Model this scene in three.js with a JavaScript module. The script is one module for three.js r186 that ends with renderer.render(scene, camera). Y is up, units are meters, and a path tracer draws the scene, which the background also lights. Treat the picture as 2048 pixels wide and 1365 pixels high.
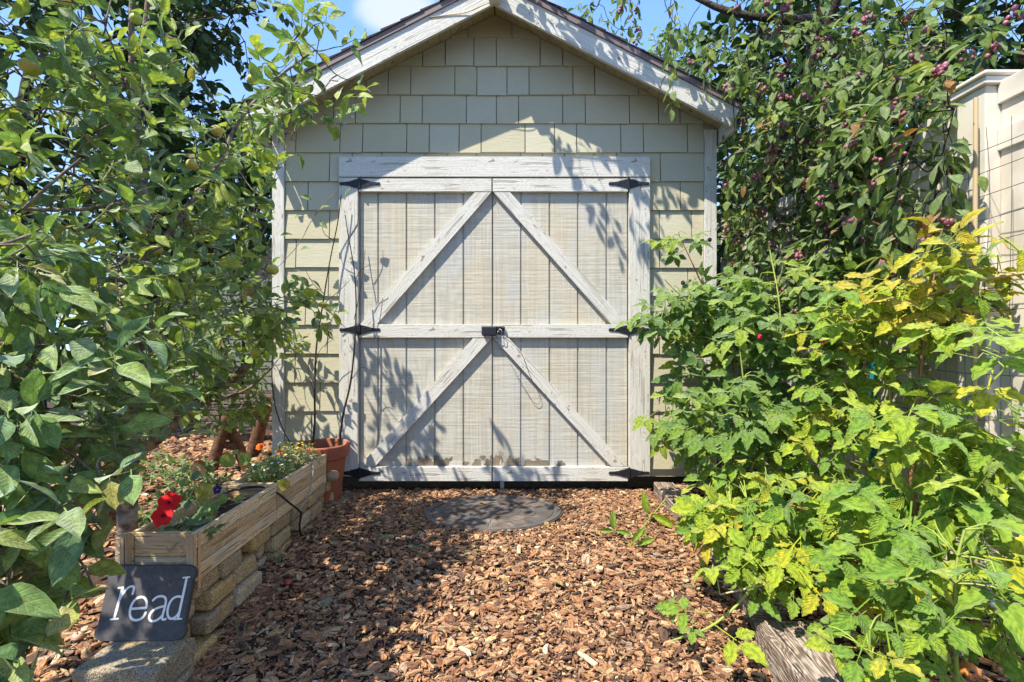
import * as THREE from 'three';
import { mergeGeometries } from 'three/addons/utils/BufferGeometryUtils.js';
import { RoundedBoxGeometry } from 'three/addons/geometries/RoundedBoxGeometry.js';

// ------------------------------------------------------------------ camera, sky, sun, exposure
const scene = new THREE.Scene();
const EYE = 1.07, FOCAL = 968, WALL = 3.44;
const camera = new THREE.PerspectiveCamera(2 * Math.atan(682.5 / FOCAL) * 180 / Math.PI, 1024 / 682, 0.05, 400);
camera.position.set(0, EYE, 0);
camera.lookAt(0, EYE, -1);
const renderer = new THREE.WebGLRenderer({ antialias: true });
renderer.toneMapping = THREE.LinearToneMapping;
renderer.toneMappingExposure = 2.0;
renderer.shadowMap.enabled = true;
const SUN = new THREE.Vector3(-0.27, 0.575, 0.25).normalize();
const sun = new THREE.DirectionalLight(new THREE.Color().setRGB(1, 0.925, 0.775), 5);
sun.position.copy(SUN).multiplyScalar(20);
sun.castShadow = true;
sun.shadow.mapSize.set(4096, 4096);
Object.assign(sun.shadow.camera, { left: -9, right: 9, top: 9, bottom: -9, near: 1, far: 50 });
scene.add(sun, sun.target);

// ------------------------------------------------------------------ helpers: numbers and noise
function rng(seed) {
  let a = seed >>> 0;
  return () => { a = (a + 0x6D2B79F5) | 0; let t = Math.imul(a ^ (a >>> 15), 1 | a); t = (t + Math.imul(t ^ (t >>> 7), 61 | t)) ^ t; return ((t ^ (t >>> 14)) >>> 0) / 4294967296; };
}
const clamp = (x, a = 0, b = 1) => Math.min(b, Math.max(a, x));
const lerp = (a, b, t) => a + (b - a) * t;
const smooth = (a, b, x) => { const t = clamp((x - a) / (b - a)); return t * t * (3 - 2 * t); };
function hash(x, y, s) { let h = Math.imul(x, 374761393) + Math.imul(y, 668265263) + Math.imul(s, 974634777); h = Math.imul(h ^ (h >>> 13), 1274126177); return ((h ^ (h >>> 16)) >>> 0) / 4294967296; }
function vn(x, y, px, py, s) {          // value noise that repeats after px by py cells
  const ix = Math.floor(x), iy = Math.floor(y), fx = x - ix, fy = y - iy, m = (a, b) => ((a % b) + b) % b;
  const x0 = m(ix, px), x1 = m(ix + 1, px), y0 = m(iy, py), y1 = m(iy + 1, py), u = fx * fx * (3 - 2 * fx), v = fy * fy * (3 - 2 * fy);
  return lerp(lerp(hash(x0, y0, s), hash(x1, y0, s), u), lerp(hash(x0, y1, s), hash(x1, y1, s), u), v);
}
function fbm(u, v, cx, cy, s, oct = 4) { let t = 0, a = 0.5, n = 0; for (let i = 0; i < oct; i++) { t += a * vn(u * cx, v * cy, cx, cy, s + i * 17); n += a; a *= 0.5; cx *= 2; cy *= 2; } return t / n; }
const n3 = (x, y, z, s = 0) => { const iz = Math.floor(z), f = z - iz; return lerp(vn(x, y, 4096, 4096, s + iz * 131), vn(x, y, 4096, 4096, s + (iz + 1) * 131), f * f * (3 - 2 * f)); };
const V = (x, y, z) => new THREE.Vector3(x, y, z);
// a place seen at picture column, row (2048 x 1365) and at a depth in metres in front of the tripod
const P = (px, py, d) => V((px - 1024) / FOCAL * d, EYE + (682.5 - py) / FOCAL * d, -d);
// ground height: level by the shed, falling towards the tripod, the bed behind the timbers a little higher
function gy(x, z) { const d = -z; let y = -0.13 * smooth(2.7, 1.6, d) - 0.1 * smooth(1.7, 0.6, d); y += 0.07 * smooth(1.0, 1.2, x) * smooth(3.6, 3.3, d); return y + 0.012 * (n3(x * 3 + 50, z * 3 + 50, 0, 5) - 0.5); }

// ------------------------------------------------------------------ the sky
{
  const W = 1024, H = 512, data = new Float32Array(W * H * 4);
  for (let j = 0; j < H; j++) for (let i = 0; i < W; i++) {
    const el = ((j + 0.5) / H - 0.5) * Math.PI, e = clamp(Math.sin(Math.max(el, 0)));
    const u = i / W, k = Math.pow(1 - e, 2.2);
    let c = [lerp(0.085, 0.42, k), lerp(0.215, 0.62, k), lerp(0.56, 0.88, k)];
    const cl = fbm(u, (j / H) * 0.5, 18, 9, 41, 5), m = smooth(0.585, 0.72, cl) * smooth(0.02, 0.2, el) * 0.85;
    c = c.map((x, n) => lerp(x, [0.46, 0.5, 0.57][n], m));
    { const az = (u - 0.5) * 2 * Math.PI, px = -Math.atan2(0, 1) + az, d = Math.hypot(((az + Math.PI / 2 + 0.235) * 0.82) / 0.075, (el - 0.585) / 0.04), w = smooth(0.42, 0.62, fbm(u, j / H, 90, 60, 47, 4) + 0.35 * (1 - d)) * smooth(1.3, 0.6, d); c = c.map((x, n) => lerp(x, [0.44, 0.47, 0.53][n], 0.8 * w)); }
    data.set([...c.map((x) => x * 1.1), 1], (j * W + i) * 4);
  }
  const t = new THREE.DataTexture(data, W, H, THREE.RGBAFormat, THREE.FloatType);
  t.mapping = THREE.EquirectangularReflectionMapping; t.magFilter = t.minFilter = THREE.LinearFilter; t.wrapS = THREE.RepeatWrapping; t.needsUpdate = true;
  scene.background = t; scene.environment = t;
  scene.backgroundIntensity = scene.environmentIntensity = 1;
}

// ------------------------------------------------------------------ helpers: textures
function tex(w, h, fn, srgb = true) {
  const d = new Uint8Array(w * h * 4);
  for (let j = 0; j < h; j++) for (let i = 0; i < w; i++) { const c = fn(i / w, j / h); const k = (j * w + i) * 4; for (let n = 0; n < 3; n++) d[k + n] = clamp(Math.round((c[n] ?? c[0]) * 255), 0, 255); d[k + 3] = 255; }
  const t = new THREE.DataTexture(d, w, h, THREE.RGBAFormat);
  t.wrapS = t.wrapT = THREE.RepeatWrapping; t.magFilter = THREE.LinearFilter; t.minFilter = THREE.LinearMipmapLinearFilter; t.generateMipmaps = true;
  if (srgb) t.colorSpace = THREE.SRGBColorSpace; t.needsUpdate = true; return t;
}
const mix3 = (a, b, t) => [lerp(a[0], b[0], t), lerp(a[1], b[1], t), lerp(a[2], b[2], t)];
const S8 = (r, g, b) => [r / 255, g / 255, b / 255];
// wood whose grain runs along u; the print covers 1 m by 0.25 m
const ring = (u, v, s) => { const w = fbm(u, v, 3, 3, s, 3) * 1.6 + v; return 0.5 + 0.5 * Math.sin(w * 70 + fbm(u, v, 4, 40, s + 3, 2) * 3); };
const grainAt = (u, v, s) => 0.5 * fbm(u, v, 5, 90, s, 3) + 0.3 * fbm(u, v, 14, 180, s + 9, 2) + 0.2 * ring(u, v, s + 5);
const crackAt = (u, v, s) => { const g = fbm(u, v, 4, 70, s, 2), on = fbm(u, v, 7, 9, s + 4, 2); return smooth(0.66, 0.74, g) * smooth(0.5, 0.62, on); };
const T = {};
T.paint = tex(1024, 512, (u, v) => { const g = grainAt(u, v, 3), c = crackAt(u, v, 21), p = fbm(u, v, 6, 6, 8, 4); let k = mix3(S8(198, 196, 190), S8(180, 178, 171), smooth(0.35, 0.75, g)); k = mix3(k, S8(188, 180, 168), 0.5 * smooth(0.55, 0.75, p)); k = mix3(k, S8(128, 118, 106), 0.8 * smooth(0.72, 0.78, fbm(u, v, 26, 30, 88, 3)) * smooth(0.45, 0.6, p)); return mix3(k, S8(134, 127, 118), 0.5 * c); });
T.paintB = tex(1024, 512, (u, v) => [clamp(1 - 0.75 * grainAt(u, v, 3) - 0.6 * crackAt(u, v, 21))], false);
T.siding = tex(512, 512, (u, v) => { const g = fbm(u, v, 24, 90, 5, 3), p = fbm(u, v, 5, 5, 8, 4); return mix3(S8(182, 178, 158), S8(168, 164, 142), 0.5 * g + 0.6 * (p - 0.3)); });
T.sidingB = tex(512, 512, (u, v) => [0.55 * fbm(u, v, 30, 60, 5, 3) + 0.45 * fbm(u, v, 8, 128, 6, 2)], false);
// the doors' rough sawn sheets: 1.92 m by 2.16 m, paint worn off along the foot
{
  const wear = (u, v) => { const h = v * 2.16, x = u * 1.92; const foot = smooth(0.23, 0.10, h) ; const zone = smooth(0.16, 0.42, x) * smooth(1.72, 1.35, x); return smooth(0.62, 0.68, fbm(u, v, 60, 40, 31, 4) * 0.55 + fbm(u, v, 14, 9, 33, 3) * 0.3 + 0.34 * foot * zone * (0.6 + 0.8 * fbm(u, v, 5, 3, 39, 2)) - 0.05) * (h < 0.24 ? 1 : 0); };
  const saw = (u, v) => 0.6 * fbm(u, v, 5, 260, 51, 2) + 0.4 * fbm(u, v, 30, 130, 55, 2);
  const up = (u, v) => { const k = smooth(0.5, 0.72, fbm(u, v, 9, 3, 67, 2)); return (0.85 - 0.35 * k) * fbm(u, v, 150, 6, 61, 3) + 0.15 + 0.35 * k * (0.5 + 0.5 * Math.sin((fbm(u, v, 10, 2, 63, 2) * 2.4 + u * 6) * 46)); };
  T.door = tex(1024, 1024, (u, v) => { const s = saw(u, v), g = up(u, v), p = fbm(u, v, 7, 6, 71, 4), q = fbm(u, v, 9, 4, 79, 4); let k = mix3(S8(184, 180, 168), S8(166, 161, 149), smooth(0.35, 0.7, 0.55 * s + 0.45 * g)); k = mix3(k, S8(184, 172, 148), 0.4 * smooth(0.54, 0.72, p)); k = mix3(k, S8(174, 175, 174), 0.5 * smooth(0.55, 0.7, q)); const w = wear(u, v); return mix3(k, mix3(S8(132, 112, 88), S8(86, 80, 76), fbm(u, v, 40, 12, 91, 2)), 0.9 * w); });
  T.doorB = tex(1024, 1024, (u, v) => [clamp(0.55 * saw(u, v) + 0.45 * up(u, v) - 0.35 * wear(u, v))], false);
}
T.cedar = tex(512, 256, (u, v) => { const g = grainAt(u, v, 103), c = crackAt(u, v, 121), p = fbm(u, v, 5, 5, 8, 4); let k = mix3(S8(226, 204, 166), S8(184, 154, 114), smooth(0.3, 0.75, g)); k = mix3(k, S8(192, 180, 160), 0.7 * smooth(0.45, 0.7, p)); return mix3(k, S8(70, 54, 40), 0.8 * c); });
T.cedarB = tex(512, 256, (u, v) => [clamp(1 - 0.8 * grainAt(u, v, 103) - 0.5 * crackAt(u, v, 121))], false);
T.tie = tex(1024, 512, (u, v) => { const g = grainAt(u, v, 203), c = crackAt(u, v, 221), p = fbm(u, v, 6, 6, 8, 4); let k = mix3(S8(176, 160, 144), S8(92, 78, 68), smooth(0.32, 0.62, g)); k = mix3(k, S8(178, 168, 158), 0.6 * smooth(0.5, 0.7, p)); return mix3(k, S8(34, 27, 23), c); });
T.tieB = tex(1024, 512, (u, v) => [clamp(1 - 0.8 * grainAt(u, v, 203) - 0.9 * crackAt(u, v, 221))], false);
T.block = tex(512, 512, (u, v) => { const s = fbm(u, v, 110, 110, 5, 2), p = fbm(u, v, 6, 6, 8, 4), r = fbm(u, v, 9, 9, 18, 4); let k = mix3(S8(208, 190, 158), S8(160, 142, 114), smooth(0.3, 0.7, s)); k = mix3(k, S8(168, 160, 150), 0.7 * smooth(0.5, 0.68, p)); k = mix3(k, S8(206, 172, 112), 0.5 * smooth(0.5, 0.7, r)); return mix3(k, S8(70, 60, 50), 0.7 * smooth(0.68, 0.8, vn(u * 170, v * 170, 170, 170, 77))); });
T.blockB = tex(512, 512, (u, v) => [0.6 * fbm(u, v, 90, 90, 5, 3) + 0.4 * fbm(u, v, 20, 20, 6, 3)], false);
T.clay = tex(256, 256, (u, v) => { const p = fbm(u, v, 5, 9, 8, 4), s = fbm(u, v, 60, 60, 3, 2); return mix3(mix3(S8(158, 92, 66), S8(132, 74, 54), s), S8(176, 138, 116), 0.65 * smooth(0.52, 0.75, p)); });
T.bark = tex(256, 256, (u, v) => { const g = fbm(u, v, 10, 14, 5, 4), p = fbm(u, v, 3, 5, 9, 3); return mix3(mix3(S8(140, 122, 104), S8(88, 74, 62), smooth(0.3, 0.7, g)), S8(160, 156, 138), 0.6 * smooth(0.5, 0.75, p)); });
T.barkB = tex(256, 256, (u, v) => [fbm(u, v, 10, 26, 5, 4)], false);
T.soil = tex(512, 512, (u, v) => { const g = fbm(u, v, 60, 60, 5, 4), p = fbm(u, v, 7, 7, 9, 4); return mix3(mix3(S8(44, 30, 23), S8(92, 62, 42), g), S8(64, 46, 35), p); });
T.soilB = tex(512, 512, (u, v) => [fbm(u, v, 50, 50, 5, 4)], false);
T.chip = tex(128, 128, (u, v) => { const g = fbm(u, v, 3, 24, 5, 3); return mix3(S8(255, 252, 248), S8(150, 138, 128), smooth(0.3, 0.72, g)); });
T.roof = tex(256, 256, (u, v) => { const g = fbm(u, v, 80, 80, 5, 2); return mix3(S8(70, 62, 62), S8(44, 40, 41), g); });
// leaf blade: u along the midrib, v across
const veins = (u, v, n, sl) => { const a = Math.abs(v - 0.5) * 2, m = smooth(0.055, 0.015, a), f = ((u - a * sl) * n) % 1, q = (f + 1) % 1; return Math.max(m, 0.8 * smooth(0.13, 0.03, Math.min(q, 1 - q)) * smooth(1, 0.7, a)); };
T.leaf = tex(256, 128, (u, v) => { const w = veins(u, v, 8, 0.26), p = fbm(u, v, 8, 6, 4, 4), b = smooth(0.7, 0.78, fbm(u, v, 13, 9, 64, 3)); let k = mix3(mix3(S8(196, 200, 180), S8(255, 255, 250), smooth(0.3, 0.7, p)), S8(255, 255, 214), 0.75 * w); return mix3(k, S8(196, 150, 110), 0.7 * b); });
T.leafB = tex(256, 128, (u, v) => [clamp(0.75 - 0.6 * veins(u, v, 8, 0.26) + 0.25 * fbm(u, v, 16, 12, 4, 3))], false);
T.berryLeaf = tex(256, 128, (u, v) => { const w = veins(u, v, 6, 0.42), p = fbm(u, v, 7, 5, 14, 4), b = smooth(0.72, 0.8, fbm(u, v, 11, 7, 66, 3)); let k = mix3(mix3(S8(190, 204, 176), S8(255, 255, 246), smooth(0.3, 0.7, p)), S8(255, 255, 224), 0.45 * w); return mix3(k, S8(200, 160, 90), 0.4 * b); });
T.berryLeafB = tex(256, 128, (u, v) => { const a = Math.abs(v - 0.5) * 2, f = (((u - a * 0.42) * 6) % 1 + 1) % 1; return [clamp(0.5 + 0.5 * Math.cos((f - 0.5) * Math.PI * 2) - 0.7 * smooth(0.06, 0.015, a))]; }, false);
T.apple = tex(128, 128, (u, v) => { const p = fbm(u, v, 4, 4, 4, 4), s = smooth(0.7, 0.8, fbm(u, v, 40, 40, 9, 2)); return mix3(mix3(S8(160, 176, 66), S8(206, 178, 96), smooth(0.45, 0.7, p)), S8(120, 92, 50), 0.6 * s); });
T.crab = tex(64, 64, (u, v) => { const p = fbm(u, v, 4, 4, 4, 3); return mix3(S8(98, 38, 52), S8(150, 98, 114), smooth(0.35, 0.65, p)); });
T.vinyl = tex(256, 256, (u, v) => { const p = fbm(u, v, 5, 5, 4, 4); return mix3(S8(208, 202, 190), S8(190, 182, 168), smooth(0.4, 0.7, p)); });
T.slate = tex(256, 256, (u, v) => { const p = fbm(u, v, 5, 5, 4, 5); return mix3(S8(62, 60, 62), S8(84, 80, 80), smooth(0.35, 0.7, p)); });
T.mat = tex(256, 256, (u, v) => { const p = fbm(u, v, 6, 6, 4, 5); return mix3(S8(76, 72, 71), S8(108, 101, 97), smooth(0.35, 0.7, p)); });

const std = (o) => new THREE.MeshStandardMaterial({ roughness: 0.85, ...o });
const M = {
  trim: std({ map: T.paint, bumpMap: T.paintB, bumpScale: 0.002, roughness: 0.75 }),
  siding: std({ map: T.siding, bumpMap: T.sidingB, bumpScale: 0.0015 }),
  siding2: std({ map: T.siding, bumpMap: T.sidingB, bumpScale: 0.0015, color: 0xf8f7f2 }),
  siding3: std({ map: T.siding, bumpMap: T.sidingB, bumpScale: 0.0015, color: 0xfdf9f2 }),
  door: std({ map: T.door, bumpMap: T.doorB, bumpScale: 0.004 }),
  soffit: std({ map: T.paint, bumpMap: T.paintB, bumpScale: 0.002, color: 0xdcd0b2 }),
  rake: std({ color: 0x6f5f60, roughness: 0.6 }),
  roof: std({ map: T.roof, roughness: 0.95 }),
  iron: std({ color: 0x23242a, roughness: 0.45, metalness: 0.3 }),
  steel: std({ color: 0x8d8a88, roughness: 0.35, metalness: 0.9 }),
  concrete: std({ map: T.block, bumpMap: T.blockB, bumpScale: 0.004, color: 0x77736d }),
  cedar: std({ map: T.cedar, bumpMap: T.cedarB, bumpScale: 0.003 }),
  cedar2: std({ map: T.cedar, bumpMap: T.cedarB, bumpScale: 0.003, color: 0xe4dccf }),
  tie: std({ map: T.tie, bumpMap: T.tieB, bumpScale: 0.012 }),
  block: [0xffffff, 0xf6eeda, 0xe6dccb, 0xfff0cc].map((c) => std({ map: T.block, bumpMap: T.blockB, bumpScale: 0.006, color: c, roughness: 0.95 })),
  greyBlock: std({ map: T.block, bumpMap: T.blockB, bumpScale: 0.006, color: 0xc9cdd2, roughness: 0.95 }),
  clay: std({ map: T.clay, roughness: 0.8 }),
  bark: std({ map: T.bark, bumpMap: T.barkB, bumpScale: 0.006 }),
  darkBark: std({ map: T.bark, bumpMap: T.barkB, bumpScale: 0.006, color: 0x6a5c55 }),
  paleBark: std({ map: T.bark, bumpMap: T.barkB, bumpScale: 0.003, color: 0xd8cdbb }),
  cane: std({ color: 0x8a9a45, roughness: 0.7 }), redCane: std({ color: 0x8f5a44, roughness: 0.7 }), dryCane: std({ color: 0xb39d7a, roughness: 0.8 }),
  greenStem: std({ color: 0x86a044, roughness: 0.7 }),
  soil: std({ map: T.soil, bumpMap: T.soilB, bumpScale: 0.02, roughness: 1 }),
  rubber: std({ color: 0x1d1d1f, roughness: 0.55 }),
  vinyl: std({ map: T.vinyl, roughness: 0.55 }),
  wire: std({ color: 0x5c5a58, roughness: 0.5, metalness: 0.5 }),
  apple: std({ map: T.apple, roughness: 0.4 }),
  crab: std({ map: T.crab, roughness: 0.5 }),
  stone: std({ map: T.block, bumpMap: T.blockB, bumpScale: 0.003, color: 0xe9e2d8 }),
};

// ------------------------------------------------------------------ helpers: things, parts, geometries
const taken = {};
function numbered(n) { if (!(n in taken)) { taken[n] = 0; return n; } return n + '_' + String(++taken[n]).padStart(3, '0'); }
function tag(o, label, category, group) { o.userData.label = label; o.userData.category = category; if (group) o.userData.group = group; return o; }
function thing(name, label, category, at = V(0, 0, 0), group) { const o = new THREE.Group(); o.name = numbered(name); o.position.copy(at); scene.add(o); return tag(o, label, category, group); }
function solid(o) { o.castShadow = o.receiveShadow = true; return o; }
function part(parent, name, geo, mat, at) {      // geometry given in the parent's own axes
  const m = solid(new THREE.Mesh(geo, mat)); m.name = name; if (at) m.position.copy(at); parent.add(m); return m;
}
function partW(parent, name, geo, mat) {         // geometry given in the world's axes, parent unturned
  const m = part(parent, name, geo, mat); let p = parent; while (p) { m.position.sub(p.position); p = p.parent; } return m;
}
function single(name, label, category, geo, mat, at, group) { const m = solid(new THREE.Mesh(geo, mat)); m.name = numbered(name); if (at) m.position.copy(at); scene.add(m); return tag(m, label, category, group); }
function structure(name, geo, mat) { const m = solid(new THREE.Mesh(geo, mat)); m.name = numbered(name); m.userData.kind = 'structure'; scene.add(m); return m; }
// uv in metres over (su, sv), grain axis first
function boxUV(g, axis = 0, su = 1, sv = 0.5, ou = 0, ov = 0) {
  const p = g.attributes.position, n = g.attributes.normal, uv = new Float32Array(p.count * 2);
  for (let i = 0; i < p.count; i++) {
    const a = [Math.abs(n.getX(i)), Math.abs(n.getY(i)), Math.abs(n.getZ(i))], k = a.indexOf(Math.max(...a)), c = [p.getX(i), p.getY(i), p.getZ(i)], r = [0, 1, 2].filter((x) => x !== k);
    if (r[1] === axis) r.reverse();
    uv[i * 2] = c[r[0]] / su + ou; uv[i * 2 + 1] = c[r[1]] / sv + ov;
  }
  g.setAttribute('uv', new THREE.BufferAttribute(uv, 2)); return g;
}
let boxSeed = 1;
function box(x0, x1, y0, y1, z0, z1, axis = 0, bevel = 0.003, su = 1, sv = 0.5) {
  const g = new RoundedBoxGeometry(x1 - x0, y1 - y0, z1 - z0, 1, Math.min(bevel, (x1 - x0) / 2.1, (y1 - y0) / 2.1, (z1 - z0) / 2.1)); g.translate((x0 + x1) / 2, (y0 + y1) / 2, (z0 + z1) / 2);
  boxSeed++; return boxUV(g, axis, su, sv, hash(boxSeed, 3, 1), hash(boxSeed, 5, 2));
}
// polygon in x, y (counter-clockwise) pulled from z0 to z1; zf may vary the front with x, y; ang turns the grain
function prism(pts, z0, zf, ang = 0, su = 1, sv = 0.5, off = null) {
  const f = typeof zf === 'function' ? zf : () => zf, c = pts.map((p) => new THREE.Vector2(p[0], p[1]));
  if (THREE.ShapeUtils.area(c) < 0) c.reverse();
  const pos = [], uv = [], ca = Math.cos(ang), sa = Math.sin(ang); boxSeed++;
  const ou = off ? off[0] : hash(boxSeed, 3, 1), ov = off ? off[1] : hash(boxSeed, 5, 2);
  const put = (x, y, z, extra = 0) => { pos.push(x, y, z); uv.push((x * ca + y * sa) / su + ou, (-x * sa + y * ca + extra) / sv + ov); };
  for (const t of THREE.ShapeUtils.triangulateShape(c, [])) { for (const i of t) put(c[i].x, c[i].y, f(c[i].x, c[i].y)); for (const i of [t[0], t[2], t[1]]) put(c[i].x, c[i].y, z0); }
  c.forEach((a, i) => { const b = c[(i + 1) % c.length], za = f(a.x, a.y), zb = f(b.x, b.y);
    put(a.x, a.y, z0, za - z0); put(b.x, b.y, z0, zb - z0); put(b.x, b.y, zb); put(a.x, a.y, z0, za - z0); put(b.x, b.y, zb); put(a.x, a.y, za); });
  const g = new THREE.BufferGeometry(); g.setAttribute('position', new THREE.Float32BufferAttribute(pos, 3)); g.setAttribute('uv', new THREE.Float32BufferAttribute(uv, 2)); g.computeVertexNormals(); return g;
}
function clip(pts, nx, ny, c) { // keeps nx x + ny y <= c
  const out = [], s = (p) => nx * p[0] + ny * p[1] - c;
  pts.forEach((a, i) => { const b = pts[(i + 1) % pts.length], sa = s(a), sb = s(b); if (sa <= 0) out.push(a); if (sa * sb < 0) { const t = sa / (sa - sb); out.push([lerp(a[0], b[0], t), lerp(a[1], b[1], t)]); } });
  return out;
}
// a bent tube that tapers through the given points
function tube(pts, r0, r1 = r0, seg = 0, rad = 6, lump = 0, flare = 0) {
  const curve = new THREE.CatmullRomCurve3(pts, false, 'centripetal'), n = seg || Math.max(3, pts.length * 3), len = curve.getLength();
  const g = new THREE.TubeGeometry(curve, n, 1, rad, false), p = g.attributes.position, uv = g.attributes.uv;
  for (let i = 0; i <= n; i++) { const c = curve.getPointAt(i / n), t = i / n; let r = lerp(r0, r1, t); if (flare) r *= 1 + flare * smooth(0.12, 0, t);
    for (let j = 0; j <= rad; j++) { const k = i * (rad + 1) + j, l = lump ? 1 + lump * (n3(c.x * 9 + (j % rad), c.y * 9, c.z * 9, 7) - 0.5) : 1; p.setXYZ(k, c.x + (p.getX(k) - c.x) * r * l, c.y + (p.getY(k) - c.y) * r * l, c.z + (p.getZ(k) - c.z) * r * l); uv.setXY(k, j / rad * Math.max(1, Math.round(r0 * 25)), i / n * len / 0.25); } }
  return g;
}
const merge = (list) => mergeGeometries(list.map((g) => { const k = g.index ? g.toNonIndexed() : g; for (const a of Object.keys(k.attributes)) if (!['position', 'normal', 'uv'].includes(a)) k.deleteAttribute(a); return k; }));

// ------------------------------------------------------------------ the ground
{
  const xs = [], zs = []; for (let x = -40; x < -4; x += 3) xs.push(x); for (let x = -4; x <= 3; x += 0.1) xs.push(x); for (let x = 4; x <= 40; x += 3) xs.push(x);
  for (let z = 30; z > 0.5; z -= 3) zs.push(z); for (let z = 0.5; z >= -7; z -= 0.1) zs.push(z); for (let z = -9; z >= -60; z -= 3) zs.push(z);
  const pos = [], uv = [], idx = [];
  zs.forEach((z) => xs.forEach((x) => { pos.push(x, gy(x, z), z); uv.push(x / 0.8, z / 0.8); }));
  for (let j = 0; j + 1 < zs.length; j++) for (let i = 0; i + 1 < xs.length; i++) { const a = j * xs.length + i, b = a + xs.length; idx.push(a, a + 1, b, b, a + 1, b + 1); }
  const g = new THREE.BufferGeometry(); g.setAttribute('position', new THREE.Float32BufferAttribute(pos, 3)); g.setAttribute('uv', new THREE.Float32BufferAttribute(uv, 2)); g.setIndex(idx); g.computeVertexNormals();
  structure('ground', g, M.soil);
}

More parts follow.
